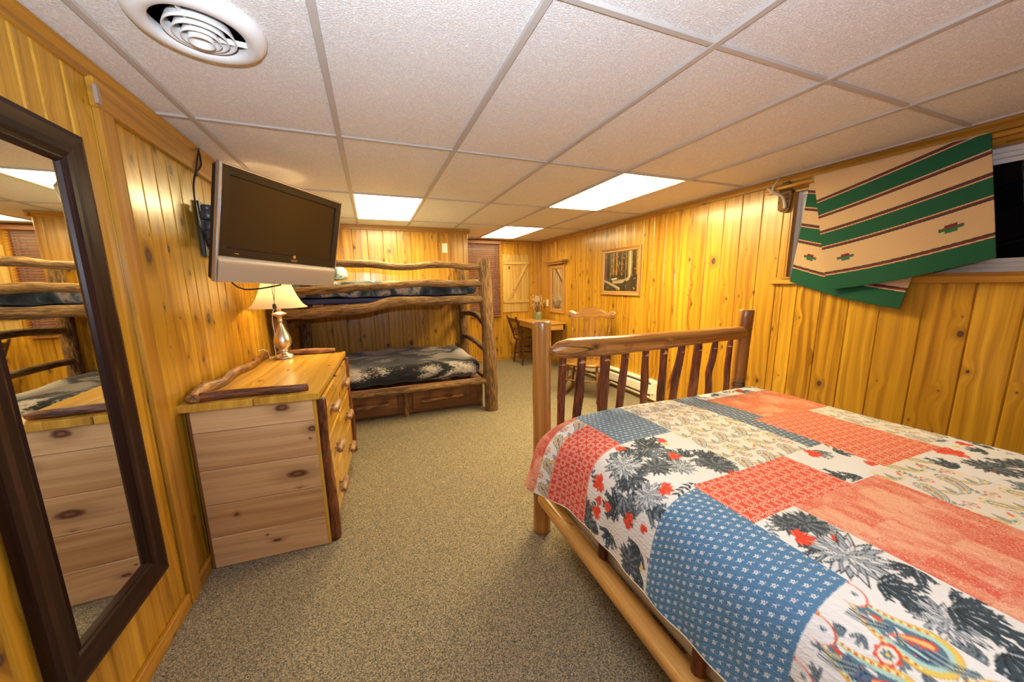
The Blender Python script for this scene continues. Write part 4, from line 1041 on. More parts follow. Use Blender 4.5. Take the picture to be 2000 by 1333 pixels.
def quilt_mat():
    M = Mat('patchwork_cotton', .75, spec=.25); M.b.inputs['Sheen Weight'].default_value = .08
    s_, t_, _ = M.xyz(M.attr('st').outputs['Vector']); mr, mg, mc = M.xyz(M.attr('mask').outputs['Vector'])
    paint = M.attr('paint').outputs['Color']
    # small white flower sprigs on blue
    pu, pv = .024, .021
    row = (t_/pv).floor(); u = s_/pu+(row*.5).fract()*1.0; v = t_/pv
    col = u.floor(); fu = (u.fract()-.5)*pu; fv = (v.fract()-.5)*pv
    r = (fu*fu+fv*fv).sqrt(); th = fv.atan2(fu)
    big = ((row+col)*.5).fract().gt(.25)
    fl1 = ((r/.0060-(th*5.0).cos()*.16)).step(1.0, .62)
    dot = r.step(.0022, .0010)
    r2 = ((fu-.0062)*(fu-.0062)+(fv+.005)*(fv+.005)).sqrt(); r3 = ((fu+.0065)*(fu+.0065)+(fv-.004)*(fv-.004)).sqrt()
    small = ((r/.0046-(th*3.0+1.0).cos()*.42)).step(1.0, .55)
    m1 = (big*(fl1-dot*.7)+(1.0-big)*small*.8).max(r2.step(.0022, .0012)*.8).max(r3.step(.0018, .001)*.7)*mr
    c = M.mix(m1*.85, paint, S(226, 228, 230))
    # ogee lattice with little crosses on red
    k = 2*PI/.052; k2 = 2*PI/.068
    a_ = (s_*k).cos()+(t_*k2).cos(); line = a_.abs().step(.30, .12); line2 = (a_.abs()-.75).abs().step(.26, .10)
    b_ = ((s_*k).sin()*(t_*k2).sin()).abs(); cr_ = (a_.abs()-1.45).abs().step(.22, .08)
    nz = M.noise(M.vec(s_, t_), 190, 2, .6)
    lat = (line2*.9).max(cr_*.8).max((b_.step(.86, .97))*.5)*(nz.step(.30, .45))*mg
    c = M.mix(lat*.9, c, S(242, 208, 186))
    # faded damask on coral
    wv = M.noise(M.vec(s_, t_), 26, 3, .6, 3.2); dm = ((wv*34.0).sin()).step(.35, .8)*(nz.step(.32, .5))*mc
    c = M.mix(dm*.62, c, S(240, 200, 172)); wv2 = ((wv*21.0).sin()).step(.75, .95)*mc; c = M.mix(wv2*.5, c, S(206, 60, 48))
    M.color(c)
    cr1 = M.noise(M.vec(s_*1.0+t_*.55, t_*.30-s_*.1), 95, 3, .6, .4); lnq = ((s_*2*PI/.016).sin()*.5+.5).pow(3.0)
    M.bump(cr1*1.0+lnq*.18+M.noise(M.vec(s_, t_), 320, 2)*.25, .55, .0055)
    return M.m
me.materials.append(quilt_mat())
qt = thing('quilt', 'patchwork quilt of blue, red, coral and floral squares spread over the log bed', 'quilt', (1.5, .6, .74))
o = bpy.data.objects.new('quilt_top', me); COL.objects.link(o); o.parent = qt; o.matrix_parent_inverse = Matrix.Translation((-1.5, -.6, -.74))
mb = MB()
jj = list(range(0, nt_, 4))+[nt_-1]; jj = [j for j in jj if QT[j] <= 1.60]
rim = []
for j in jj:
    p = Vector(P[ii[0, j]]); q = Vector(P[ii[14, j]]); d = (p-q).normalized()
    rim.append(p)
mb.log([tuple(p+Vector((.003, 0, .001))) for p in rim[::2]], .0042, 8, 0, .05, 0); 
mb.build('binding', flat('cream_binding', (.70, .63, .52), .8), qt)
mb = MB(); step_ = 6; A = list(range(0, ns, 12))+[ns-1]; B = list(range(0, nt_, 10))+[nt_-1]
vs = [tuple(P[ii[a, b]]+np.array((.010*float(np.clip((.92-QS[a])/.1, 0, 1)), 0, -.010*float(np.clip((QS[a]-.72)/.1, 0, 1))))) for a in A for b in B]
nb = len(B); mb.add(vs, [(i*nb+j, i*nb+j+1, (i+1)*nb+j+1, (i+1)*nb+j) for i in range(len(A)-1) for j in range(nb-1)], lambda i: (vs[i][0], vs[i][1], 0), None, True)
mb.build('backing', flat('cream_backing', (.66, .60, .52), .85), qt)

# ------------------------------------------------------------------ rocking chair
RS = .97
t = thing('rocking_chair', 'varnished oak rocking chair with carved crest rail standing behind the footboard', 'chair', (2.435, 3.723, 0), -.80)
def sc_(p): return tuple(a*RS for a in p)
def turned(mb, p0, p1, prof, n=14):
    """lathe profile [(t 0..1, r)] between two points"""
    p0, p1 = Vector(sc_(p0)), Vector(sc_(p1)); d = p1-p0; z = d.normalized(); x = z.orthogonal().normalized(); y = z.cross(x)
    M3 = Matrix((x, y, z)).transposed()
    mb.lathe([(r*RS, t_*d.length) for t_, r in prof], p0, n, M3)
LEGP = [(0, .013), (.12, .015), (.2, .020), (.24, .014), (.27, .021), (.3, .014), (.4, .020), (.55, .023), (.68, .017), (.72, .022), (.75, .015), (.85, .018), (1, .013)]
SPP = [(0, .008), (.2, .010), (.35, .012), (.42, .009), (.47, .017), (.5, .018), (.53, .017), (.58, .009), (.65, .012), (.8, .010), (1, .008)]
crest = [(0, 0), (.08, -.008), (.13, -.025), (.16, -.048), (.185, -.066), (.21, -.073), (.235, -.062), (.255, -.048), (.28, -.040), (.303, -.050), (.317, -.075), (.318, -.105), (.305, -.135), (.285, -.153), (.26, -.157), (.23, -.150), (.17, -.144), (.115, -.137), (.10, -.139), (.088, -.150), (.07, -.170), (.0, -.173)]
poly = [(x*RS, z*RS) for x, z in crest]+[(-x*RS, z*RS) for x, z in crest[::-1] if x > 0]
mb = MB()
def crest_pt(x, z, side): # bowed and leaning
    y = .36+.012*0+ (z)*.22 - .10*(x/.32)**2*.5
    return (x, y*RS+side*.011, 1.12*RS+z)
n = len(poly); rows = 5; vs = []
for side in (-1, 1):
    for x, z in poly: vs.append(crest_pt(x, z, side))
half = [(x*RS, z*RS) for x, z in crest]
# strips: columns of x with top & bottom outline
def prof_at(x):
    x = abs(x)/RS; top = [(a, b) for a, b in crest[:11]]+[(.318, -.09)]; bot = [(a, b) for a, b in crest[::-1] if b < -.10]+[(.3185, -.11)]
    tz_ = np.interp(x, [a for a, b in top], [b for a, b in top]); bz_ = np.interp(x, sorted(a for a, b in bot), [b for a, b in sorted(bot)])
    return tz_*RS, bz_*RS
N = 48; vs = []; gl = []
for i in range(N+1):
    x = (-.316+.632*i/N)*RS; tz_, bz_ = prof_at(x)
    for side in (-1, 1):
        for q in range(5):
            z = bz_+(tz_-bz_)*q/4; p = crest_pt(x, z, side*(1 if 0 < q < 4 else .6)); vs.append(p); gl.append((z, side*.01, x))
F = []
for i in range(N):
    b = i*10; c_ = b+10
    for q in range(4): F += [(b+q, c_+q, c_+q+1, b+q+1), (c_+5+q, b+5+q, b+6+q, c_+6+q)]
    F += [(b, b+5, c_+5, c_), (b+4, c_+4, c_+9, b+9)]
F += [(0, 1, 2, 3, 4, 9, 8, 7, 6, 5), tuple(N*10+k for k in (4, 3, 2, 1, 0, 5, 6, 7, 8, 9))]
mb.add(vs, F, lambda i: gl[i])
mb.build('crest_rail', M_OAK, t, local=True)
for s_ in (-1, 1):
    mb = MB(); ctr = (s_*.282*RS, (.36-.10*.4-.03)*RS-.012, 1.12*RS-.098*RS)
    mb.lathe([(.034, .0), (.030, .006), (.024, .002), (.018, .002), (.012, .008), (.0001, .008)], ctr, 20, Matrix.Rotation(PI/2, 3, 'X'))
    mb.build('scroll', M_OAK, t, local=True)
for s_ in (-1, 1):
    mb = MB(); turned(mb, (s_*.215, .20, .43), (s_*.262, .315, .99), [(0, .015), (.1, .016), (.18, .022), (.22, .013), (.25, .021), (.28, .013), (.4, .019), (.55, .021), (.62, .014), (.65, .021), (.68, .013), (.78, .018), (.86, .012), (.90, .018), (1, .012)])
    mb.build('back_post', M_OAK, t, local=True)
for k, x_ in enumerate((-.15, -.085, .0, .085, .15)):
    mb = MB(); w0 = .011
    pf = [(0, .008), (.2, .011), (.35, .015), (.5, .030), (.62, .026), (.75, .010), (.85, .010), (1, .011)] if k != 2 else [(0, .012), (.2, .022), (.35, .04), (.5, .055), (.62, .05), (.78, .058), (.9, .050), (1, .045)]
    vs = []
    for q in range(17):
        u = q/16; hw = np.interp(u, [a for a, b in pf], [b for a, b in pf]); c_ = Vector((x_*(.9+.25*u), .20+.115*u, .43+.555*u))
        for a, b in ((-hw, -.006), (hw, -.006), (hw, .006), (-hw, .006)): vs.append(sc_((c_.x+a, c_.y+b-.02*math.sin(PI*u)*-1, c_.z)))
    F = [(i*4+j, i*4+(j+1) % 4, i*4+4+(j+1) % 4, i*4+4+j) for i in range(16) for j in range(4)]+[(3, 2, 1, 0), (64, 65, 66, 67)]
    mb.add(vs, F, lambda i: (vs[i][0], vs[i][1], vs[i][2])); mb.build('back_slat', M_OAK, t, local=True)
mb = MB(); seat = []
for k in range(28):
    a = 2*PI*k/28; c_, s2 = math.cos(a), math.sin(a); e_ = .55
    seat.append((math.copysign(abs(c_)**e_, c_)*(.255-.03*(s2+1)/2), math.copysign(abs(s2)**e_, s2)*.235-.005))
vs = [sc_((x, y, .415)) for x, y in seat]+[sc_((x*1.02, y*1.02, .432)) for x, y in seat]+[sc_((x, y, .447)) for x, y in seat]+[sc_((x*.6, y*.6, .436)) for x, y in seat]
F = [(r*28+i, r*28+(i+1) % 28, r*28+28+(i+1) % 28, r*28+28+i) for r in range(3) for i in range(28)]+[tuple(range(27, -1, -1)), tuple(range(84, 112))]
mb.add(vs, F, lambda i: (vs[i][0], vs[i][2], vs[i][1]), None, True); mb.build('seat', M_OAK, t, local=True)
for sx in (-1, 1):
    for sy in (-1, 1):
        mb = MB(); turned(mb, (sx*.235, sy*.20+(-.03 if sy < 0 else .05), .045+(.01 if sy > 0 else 0)), (sx*.175, sy*.15, .42), LEGP); mb.build('leg', M_OAK, t, local=True)
    mb = MB(); N = 18; vs = []
    for k in range(N+1):
        y = -.40+.92*k/N; z = .0+((y-.0)**2)*.16
        for a, b in ((-.013, 0), (.013, 0), (.013, .042), (-.013, .042)): vs.append(sc_((sx*.24+a, y, z+b)))
    mb.add(vs, [(i*4+j, i*4+(j+1) % 4, i*4+4+(j+1) % 4, i*4+4+j) for i in range(N) for j in range(4)]+[(3, 2, 1, 0), tuple(N*4+q for q in range(4))], lambda i: (vs[i][0], vs[i][2], vs[i][1]))
    mb.build('runner', M_OAK, t, local=True)
    mb = MB(); mb.log([sc_((sx*.235, .24, .66)), sc_((sx*.27, .05, .665)), sc_((sx*.285, -.14, .66)), sc_((sx*.29, -.20, .65))], [.014, .018, .024, .022], 10, 0, .03, .5)
    turned(mb, (sx*.225, -.13, .43), (sx*.28, -.14, .65), LEGP); mb.build('arm', M_OAK, t, local=True)
    mb = MB(); turned(mb, (sx*.212, -.20, .19), (sx*.212, .22, .21), SPP); mb.build('stretcher', M_OAK, t, local=True)
for y_, z_ in ((-.205, .23), (.215, .25)):
    mb = MB(); turned(mb, (-.21, y_, z_), (.21, y_, z_), SPP); mb.build('stretcher', M_OAK, t, local=True)

# ------------------------------------------------------------------ desk, chair, arrangement
t = thing('desk', 'small honey-coloured pine desk in the far right corner', 'desk', (2.74, 5.63, 0))
mb = MB()
for k in range(4): mb.box((2.51+k*.1185+.03, 5.63, .7475), (.1185, 1.0, .025), 1, .002)
mb.build('tabletop', M_DESK, t)
mb = MB(); mb.box((2.745, 5.165, .685), (.42, .02, .09), 0, .002); mb.box((2.745, 6.10, .685), (.42, .02, .09), 0, .002); mb.box((2.53, 5.63, .685), (.02, .93, .09), 1, .002); mb.build('apron', M_DESK, t)
for x_, y_ in ((2.54, 5.18), (2.54, 6.09), (2.95, 5.18), (2.95, 6.09)):
    mb = MB(); mb.box((x_, y_, .367), (.05, .05, .735), 2, .004); mb.build('leg', M_DRAWER, t)
t = thing('side_chair', 'dark-stained wooden side chair drawn up to the corner desk', 'chair', (2.52, 5.72, 0), .05)
mb = MB(); mb.box((.02, 0, .435), (.40, .40, .028), 1, .010); mb.build('seat', M_CHAIR, t, local=True)
for x_, y_ in ((-.16, -.16), (-.16, .16), (.19, -.17), (.19, .17)):
    mb = MB(); mb.log([(x_*1.15, y_*1.12, 0), (x_, y_, .25), (x_*.9, y_*.9, .425)], [.014, .018, .015], 10, .04, .05, 0); mb.build('leg', M_CHAIR, t, local=True)
for z_ in (.17, .27):
    mb = MB()
    for s_ in (-1, 1): mb.log([(-.17, s_*.168, z_), (.20, s_*.175, z_)], .009, 8, 0, .05, 0)
    mb.log([(-.17, -.168, z_+.03), (-.17, .168, z_+.03)], .009, 8, 0, .05, 0); mb.build('stretcher', M_CHAIR, t, local=True)
for s_ in (-1, 1):
    mb = MB(); mb.log([(-.165, s_*.165, .43), (-.22, s_*.175, .62), (-.31, s_*.185, .86)], [.016, .018, .014], 10, .05, .05, .4); mb.build('back_post', M_CHAIR, t, local=True)
for z_, x_, h_ in ((.79, -.285, .07), (.52, -.195, .03)):
    mb = MB(); mb.box((x_, 0, z_), (.018, .33, h_), 1, .006, Matrix.Rotation(-.33, 3, 'Y'))
    mb.build('back_rail', M_CHAIR, t, local=True)
for k in range(5):
    mb = MB(); y_ = (k-2)*.062; mb.log([(-.185, y_, .50), (-.225, y_, .62), (-.275, y_, .77)], [.006, .009, .006], 8, 0, .05, 0); mb.build('spindle', M_CHAIR, t, local=True)
t = thing('dried_arrangement', 'square green pot of dried twigs and white blooms on the desk', 'plant', (2.79, 5.86, .76))
mb = MB(); mb.prism([(-.050, 0), (.050, 0), (.058, .13), (-.058, .13)], .11); mb.build('pot', flat('moss_green_pot', (.20, .22, .11), .7), t, local=True)
mb = MB()
for s_ in (-1, 1): mb.log([(0, -.058, .115), (s_*.025, -.062, .135), (s_*.03, -.062, .112), (0, -.058, .112)], .004, 6, 0, .01, 0)
for s_ in (-1, 1): mb.log([(0, -.058, .112), (s_*.018, -.062, .07)], .003, 6, 0, .01, 0)
mb.build('bow', flat('raffia_bow', (.55, .50, .36), .8), t, local=True)
mb = MB(); mb2 = MB(); rg = random.Random(3)
for k in range(26):
    a = rg.uniform(0, 6.3); r_ = rg.uniform(.02, .14); z_ = rg.uniform(.24, .43)
    tip = Vector((r_*math.cos(a), r_*math.sin(a)*.8, z_)); b0 = Vector((.02*math.cos(a), .02*math.sin(a), .12)); m_ = (tip+b0)/2+Vector((rg.uniform(-.02, .02), 0, .02))
    mb.log([b0, m_, tip], [.003, .0022, .0012], 5, 0, .04, 0)
    for q in range(4):
        p = tip+Vector((rg.uniform(-.02, .02), rg.uniform(-.02, .02), rg.uniform(-.05, .02)))
        mb2.log([p, p+Vector((rg.uniform(-.012, .012), 0, .022))], [.005, .001], 5, 0, .02, 0)
mb.build('twigs', flat('dried_twigs', (.16, .11, .055), .8), t, local=True); mb2.build('blooms', flat('dried_blooms', (.62, .58, .52), .8), t, local=True)

# ------------------------------------------------------------------ wall things
# shutter on the far wall
t = thing('plank_shutter', 'pale pine plank shutter with a diagonal brace on the far wall', 'shutter', (2.48, FY, .89))
mb = MB()
for a, b in ((2.222, 2.37), (2.37, 2.52), (2.52, 2.645), (2.645, 2.735)): mb.box(((a+b)/2, FY-.011, 1.41), (b-a, .020, 1.04), 2, .003)
mb.build('plank_panel', M_SHUTTER, t)
for z_ in (1.78, 1.085):
    mb = MB(); mb.box((2.485, FY-.030, z_), (.50, .020, .05), 0, .003); mb.build('batten', M_SHUTTER, t)
mb = MB(); mb.bar((2.33, FY-.030, 1.11), (2.70, FY-.030, 1.755), .038, .020, .003, (0, -1, 0)); mb.build('brace', M_SHUTTER, t)
# blind
t = thing('window_blind', 'reddish wooden slat blind hanging over the far window', 'blind', (1.87, FY, .80))
M_BLIND = wood('cherry_blind', (.40, .155, .06), (.33, .115, .04), (.22, .07, .025), rough=.35, knots=0)
mb = MB(); mb.box((1.87, FY-.045, 2.125), (.64, .06, .055), 0, .004); mb.build('headrail', M_BLIND, t)
mb = MB(); z_ = 2.085
while z_ > .86: mb.box((1.87, FY-.045, z_), (.61, .040, .0028), 0, 0, Matrix.Rotation(.30, 3, 'X')); z_ -= .0315
mb.build('slats', M_BLIND, t)
mb = MB(); mb.box((1.87, FY-.045, .835), (.61, .045, .018), 0, .003); mb.build('bottom_rail', M_BLIND, t)
mb = MB()
for x_ in (1.66, 2.08): mb.log([(x_, FY-.068, 2.1), (x_, FY-.068, .83)], .0013, 5, 0, .3, 0)
mb.log([(2.10, FY-.078, 2.1), (2.10, FY-.078, 1.2)], .0018, 5, 0, .3, 0); mb.build('cords', flat('dark_cord', (.08, .03, .02), .7), t)
# small mirror on right wall
t = thing('small_mirror', 'narrow oak-framed mirror with a crown moulding on the right wall above the desk', 'mirror', (RX, 5.49, .89))
PW = lambda u, v, h: (RX-h, u, v)
mb = MB(); mb.frame(5.23, 5.75, .892, 1.72, [(0, 0), (0, .022), (.006, .028), (.035, .022), (.06, .024), (.075, .012), (.085, .005)], PW); mb.build('frame', M_OAK2, t)
mb = MB(); mb.box((RX-.04, 5.49, 1.735), (.08, .56, .02), 1, .003); mb.box((RX-.05, 5.49, 1.758), (.10, .66, .018), 1, .006); mb.box((RX-.056, 5.49, 1.778), (.112, .71, .022), 1, .004); mb.build('crown', M_OAK2, t)
mb = MB(); mb.box((RX-.008, 5.49, 1.306), (.004, .37, .68), 2, 0); mb.build('mirror_glass', M_MIRROR, t)
# switch, outlet, plate
def plate(name, label, cat, c, nrm, w_, h_, kind):
    t = thing(name, label, cat, c); mb = MB()
    sz = (.007, w_, h_) if nrm == 'x' else (w_, .007, h_); sg = Vector((-1, 0, 0)) if nrm == 'x' else Vector((0, -1, 0))
    mb.box(Vector(c)+sg*.0035, sz, 2, .0025); mb.build('cover_plate', M_PLASTIC, t)
    mb = MB(); n3 = (.006, .010, .024) if nrm == 'x' else (.010, .006, .024)
    if kind == 'switch': mb.box(Vector(c)+sg*.009, n3, 2, .001); mb.build('toggle', M_PLASTIC, t)
    else:
        n4 = (.003, .030, .026) if nrm == 'x' else (.030, .003, .026)
        for s_ in (-1, 1): mb.box(Vector(c)+sg*.008+Vector((0, 0, s_*.02)), n4, 2, .001)
        mb.build('socket', M_PLASTIC, t)
plate('light_switch', 'ivory light switch on the right wall beside the small mirror', 'light switch', (RX, 5.865, 1.055), 'x', .075, .12, 'switch')
plate('wall_outlet', 'white outlet low on the right wall seen through the rocking chair', 'outlet', (RX, 4.93, .33), 'x', .075, .12, 'outlet')
plate('wall_plate', 'ivory cover plate high on the wall above the top bunk', 'outlet', (1.005, KY, 1.91), 'y', .075, .13, 'outlet')
# heater
t = thing('baseboard_heater', 'cream electric baseboard heater along the right wall', 'heater', (RX, 4.0, .05))
mb = MB()
hp = [(0, .05), (.060, .05), (.066, .065), (.066, .075), (.045, .085), (.060, .10), (.070, .11), (.072, .20), (.060, .215), (.030, .222), (.030, .234), (.062, .240), (.066, .256), (.058, .266), (0, .268)]
ya, yb = 3.11, 5.0; vs = [(RX-d, y, z) for y in (ya, yb) for d, z in hp]; n = len(hp)
mb.add(vs, [(i, i+n, i+n+1, i+1) for i in range(n-1)]+[tuple(range(n)), tuple(range(2*n-1, n-1, -1))], lambda i: (vs[i][2], 0, vs[i][1])); mb.build('cover', M_HEAT, t)
mb = MB(); mb.box((RX-.046, (ya+yb)/2, .228), (.034, yb-ya-.02, .010), 1, 0); mb.box((RX-.056, (ya+yb)/2, .080), (.012, yb-ya-.02, .014), 1, 0); mb.build('slot', M_HEATD, t)
mb = MB(); mb.box((RX-.037, 3.055, .160), (.074, .115, .215), 2, .004); mb.build('end_box', M_HEAT, t)
mb = MB(); mb.lathe([(.018, 0), (.017, .012), (.010, .014), (.0001, .014)], (RX-.074, 3.075, .135), 16, Matrix.Rotation(-PI/2, 3, 'Y')); mb.build('knob', M_HEAT, t)
# painting
t = thing('forest_painting', 'framed painting of a deer among autumn trees on the right wall', 'painting', (RX, 3.82, 1.235))
mb = MB(); mb.frame(3.435, 4.205, 1.235, 1.835, [(0, 0), (0, .020), (.008, .026), (.030, .020), (.042, .022), (.052, .012), (.056, .006)], PW); mb.build('frame', M_OAK2, t)
PU = np.linspace(0, .66, 230); PV = np.linspace(0, .49, 170)
pc = Canvas(PU, PV, S(150, 120, 50))
na, nb_ = vnoise(PU, PV, 30, 21), vnoise(PU, PV, 70, 22); g_ = (na*.6+nb_*.4)[..., None]
yy = PV[None, :, None]/.49
pc.C = np.array(S(196, 150, 60))*g_*1.1*(yy > .42)+np.array(S(120, 84, 30))*(1-g_)*(yy > .42)+(np.array(S(90, 76, 52))*g_+np.array(S(40, 34, 24))*(1-g_))*(yy <= .42)
rp = random.Random(9)
TR = [(.02, .08, 1), (.10, .07, 0), (.29, .016, 0), (.345, .012, 0), (.41, .05, 0), (.46, .03, 2), (.52, .022, 3), (.60, .06, 0)]
TR += [(rp.uniform(.02, .64), rp.uniform(.006, .022), rp.choice((0, 0, 1, 2))) for _ in range(11)]
for x, w0, tn in TR:
    col = [S(52, 42, 30), S(96, 88, 76), S(150, 128, 92), S(214, 202, 184)][tn]; y0_ = rp.uniform(.10, .2)
    for q in range(10): pc.stroke([(x+w0*(q/10-.5)+rp.uniform(-.003, .003), y0_), (x+w0*(q/10-.5)+rp.uniform(-.006, .006), .49)], .0045+w0*.02, tuple(c*rp.uniform(.6, 1.7) for c in col))
for k in range(60):
    x, y = rp.uniform(0, .66), rp.uniform(.22, .48); pc.disk(x, y, rp.uniform(.003, .009), S(rp.randint(120, 220), rp.randint(100, 150), 40), k=5, amp=.4)
for k in range(90):
    x, y = rp.uniform(0, .66), rp.uniform(0, .2); pc.petal(x, y, rp.uniform(0, 6), rp.uniform(.02, .05), .004, rp.choice((S(206, 190, 160), S(60, 50, 38), S(140, 120, 90), S(34, 28, 20))))
pc.stroke([(.0, .13), (.14, .09), (.32, .03)], .018, S(196, 176, 140)); pc.stroke([(.0, .12), (.30, .02)], .006, S(110, 92, 66))
pc.stroke([(.20, .115), (.36, .12), (.50, .155)], .020, S(190, 166, 126)); pc.disk(.44, .10, .035, S(66, 60, 46)); pc.stroke([(.17, .15), (.27, .16)], .010, S(226, 214, 190))
for a in (((.31, .26), (.34, .245), (.42, .25), (.47, .235)),): pc.stroke(list(a), .020, S(104, 74, 40))
pc.stroke([(.315, .27), (.30, .305)], .011, S(120, 86, 46)); pc.disk(.292, .312, .013, S(128, 96, 56), ell=1.5)
for x in (.325, .345, .43, .462): pc.stroke([(x, .24), (x+rp.uniform(-.008, .008), .15)], .005, S(84, 60, 34))
for s_ in (-1, 1): pc.stroke([(.295, .325), (.295+s_*.02, .345), (.295+s_*.018, .375)], .0028, S(206, 180, 140)); pc.stroke([(.295+s_*.02, .345), (.295+s_*.034, .365)], .002, S(206, 180, 140))
def painted(name, cn, pts, mat, parent=None, M=None):
    n1_, n2_ = cn.C.shape[:2]; me = bpy.data.meshes.new(name); ix = np.arange(n1_*n2_).reshape(n1_, n2_)
    F_ = np.stack([ix[:-1, :-1], ix[1:, :-1], ix[1:, 1:], ix[:-1, 1:]], -1).reshape(-1, 4)
    P_ = pts.reshape(-1, 3)
    if parent is not None: W_ = np.array(WM[parent.name]); P_ = P_ @ W_[:3, :3].T+W_[:3, 3]
    me.vertices.add(len(P_)); me.vertices.foreach_set('co', P_.astype('f').ravel()); me.loops.add(F_.size); me.loops.foreach_set('vertex_index', F_.ravel().astype('i'))
    me.polygons.add(len(F_)); me.polygons.foreach_set('loop_start', np.arange(0, F_.size, 4, dtype='i')); me.polygons.foreach_set('use_smooth', np.ones(len(F_), bool)); me.update(calc_edges=True)
    a = me.attributes.new('paint', 'FLOAT_COLOR', 'POINT'); a.data.foreach_set('color', np.concatenate([cn.C, np.ones((n1_, n2_, 1))], -1).astype('f').ravel())
    me.materials.append(mat); o = bpy.data.objects.new(name, me); COL.objects.link(o)
    if parent is not None: o.parent = parent
    return o
def paint_mat(name, rough, bs, bd, weave=None):
    M = Mat(name, rough); M.color(M.attr('paint').outputs['Color']); v = M.obj(); x, y, z = M.xyz(v)
    h_ = M.noise(v, bs, 3) if not weave else (y*weave).sin()*.07+(z*weave).sin()*.10+M.noise(v, bs, 2)*.8
    M.bump(h_, .4, bd); return M.m
pc.C *= .62
pp = np.zeros((len(PU), len(PV), 3)); pp[..., 0] = RX-.010; pp[..., 1] = 4.15-PU[:, None]; pp[..., 2] = 1.29+PV[None, :]
painted('canvas', pc, pp, paint_mat('oil_paint', .4, 150, .002), t)
# antler hook, pole, blanket
t = thing('antler_hook', 'antler hook on a bark plaque holding the curtain pole at the window corner', 'hook', (RX, 1.90, 1.92))
mb = MB(); ph = [(-.045, -.10), (-.02, -.115), (.02, -.11), (.05, -.09), (.055, -.02), (.048, .06), (.03, .105), (-.02, .11), (-.05, .07), (-.055, 0)]
mb.prism([(a*.85, b) for a, b in ph], .025, Matrix.Rotation(PI/2, 3, 'Z'), (RX-.013, 1.885, 2.02)); mb.build('plaque', M_BARK, t)
mb = MB()
mb.log([(RX-.028, 1.872, 1.935), (RX-.035, 1.872, 1.965), (RX-.055, 1.885, 2.02), (RX-.10, 1.93, 2.06), (RX-.115, 1.955, 2.085), (RX-.10, 1.975, 2.095)], [.014, .012, .010, .011, .007, .003], 9, .1, .015, .3, seed=4)
mb.log([(RX-.10, 1.93, 2.06), (RX-.105, 1.925, 2.09), (RX-.10, 1.905, 2.125), (RX-.095, 1.895, 2.15)], [.010, .007, .005, .002], 8, .1, .015, .3, seed=5)
mb.build('antler', flat('weathered_antler', (.52, .42, .32), .6), t)
mb = MB(); mb.log([(RX-.078, 1.99, 2.078), (RX-.078, 1.0, 2.082), (RX-.078, .12, 2.085)], .013, 12, 0, .2, .2); tag(mb.build('curtain_pole', M_TRIM), 'wooden pole across the top of the right window, resting on the antler hook', 'curtain rod')
t = thing('antler_hook', 'antler hook holding the near end of the curtain pole', 'hook', (RX, .15, 1.92))
mb = MB(); mb.prism([(a*.85, b) for a, b in ph], .025, Matrix.Rotation(PI/2, 3, 'Z'), (RX-.013, .15, 2.02)); mb.build('plaque', M_BARK, t)
mb = MB(); mb.log([(RX-.028, .14, 1.935), (RX-.055, .15, 2.02), (RX-.10, .16, 2.06), (RX-.10, .17, 2.095)], [.014, .010, .011, .003], 9, .1, .015, .3, seed=4); mb.build('antler', flat('weathered_antler', (.52, .42, .32), .6), t)
G_, CR, MAR, DG = S(8, 76, 50), S(190, 158, 120), S(104, 30, 36), S(34, 46, 44)
bands = [(0, .10, G_), (.10, .106, CR), (.106, .117, MAR), (.117, .124, DG), (.124, .28, CR), (.28, .287, DG), (.287, .297, MAR), (.297, .303, CR), (.303, .39, G_), (.39, .396, CR), (.396, .406, MAR), (.406, .413, DG), (.413, .50, CR),
         (.50, .507, DG), (.507, .517, MAR), (.517, .523, CR), (.523, .61, G_), (.61, .616, CR), (.616, .626, MAR), (.626, .633, DG), (.633, .95, CR), (.95, 1.2, G_)]
def serape(U, Vv, motifs):
    c = Canvas(U, Vv, CR)
    for a, b, col in bands: c.rect(-9, 9, a, b, col)
    for mu, mv in motifs:
        for i in range(-4, 5):
            w_ = .050-.0125*abs(i)+(.012 if abs(i) % 2 else 0)
            if w_ > 0: c.rect(mu-w_, mu+w_, mv+i*.006-.003, mv+i*.006+.003, MAR if i > 0 else S(40, 96, 66))
    return c
t = thing('striped_blanket', 'green and cream striped woven blanket hung over the pole at the window', 'blanket', (RX-.09, 1.25, 1.25))
M_WEAVE = paint_mat('woven_wool', .92, 260, .004, 900)
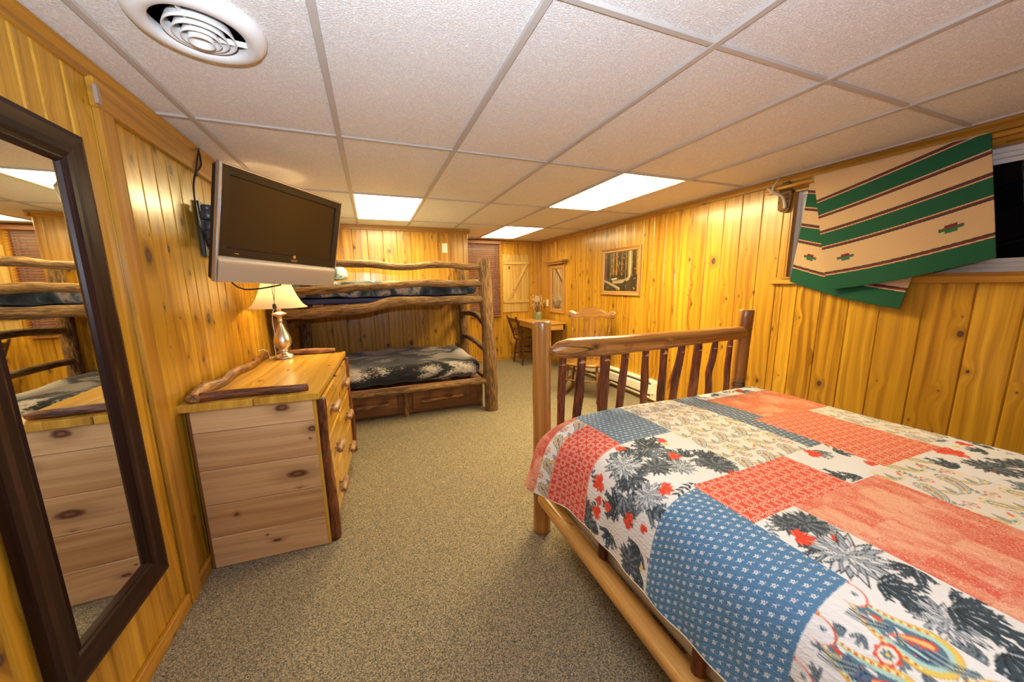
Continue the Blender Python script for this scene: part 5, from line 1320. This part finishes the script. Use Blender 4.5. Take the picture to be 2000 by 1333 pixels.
def sheet(name, TLc, TRc, BRc, BLc, Ltop, Rtop, x0, motifs, bulge, lean=0.0):
    nu, nv_ = 300, 330; U = np.linspace(0, .80, nu); a = np.linspace(0, 1, nu)[:, None]; b = np.linspace(0, 1, nv_)[None, :]
    # stripe coordinate measured up from the hem; sampled at the finest length
    Lr = Ltop*(1-a)+Rtop*a; VV = b*Lr
    cn = Canvas(U, np.linspace(0, 1, nv_), CR); master = serape(U, np.linspace(0, 1.0, 1200), motifs)
    idx = np.clip((VV*1199).astype(int), 0, 1199); cn.C = master.C[np.arange(nu)[:, None], idx]
    TLc, TRc, BRc, BLc = map(np.array, (TLc, TRc, BRc, BLc))
    bl = BLc[None, None]*(1-a[..., None])+BRc[None, None]*a[..., None]; tl = TLc[None, None]*(1-a[..., None])+TRc[None, None]*a[..., None]
    q = bl*(1-b[..., None])+tl*b[..., None]
    pts = np.zeros((nu, nv_, 3)); pts[..., 1] = q[..., 0]; pts[..., 2] = q[..., 1]
    pts[..., 0] = x0+bulge*(.6*np.sin(a*7+b*1.5)+.5*np.sin(a*3+1))*(1-b)**.8+lean*(1-b)
    pts[..., 2] -= .010*np.sin(a*PI)*(1-b)*2
    o = painted(name, cn, pts, M_WEAVE, t); s_ = o.modifiers.new('thickness', 'SOLIDIFY'); s_.thickness = .004; s_.offset = 0; return o
sheet('front_fold', (1.662, 2.098), (.897, 2.097), (.80, 1.49), (1.500, 1.325), .80, .60, RX-.095, [(.135, .20), (.645, .205)], .010, -.004)
sheet('rear_fold', (1.70, 2.09), (.99, 2.09), (1.135, 1.215), (1.762, 1.385), .70, .88, RX-.062, [(.12, .20), (.62, .20)], .006, .006)
mb = MB(); vs = []
n_u = 24
for i in range(n_u+1):
    u = i/n_u; yv = 1.662+(.897-1.662)*u; yr = 1.70+(.99-1.70)*u
    for k in range(7):
        th = PI*k/6; vs.append((RX-.0785-.017*math.cos(th), yv*(1-k/6)+yr*k/6, 2.096+.012*math.sin(th)))
mb.add(vs, [(i*7+j, i*7+j+1, i*7+8+j, i*7+7+j) for i in range(n_u) for j in range(6)], lambda i: vs[i], None, True)
mb.build('top_fold', flat('cream_wool', CR, .92), t)
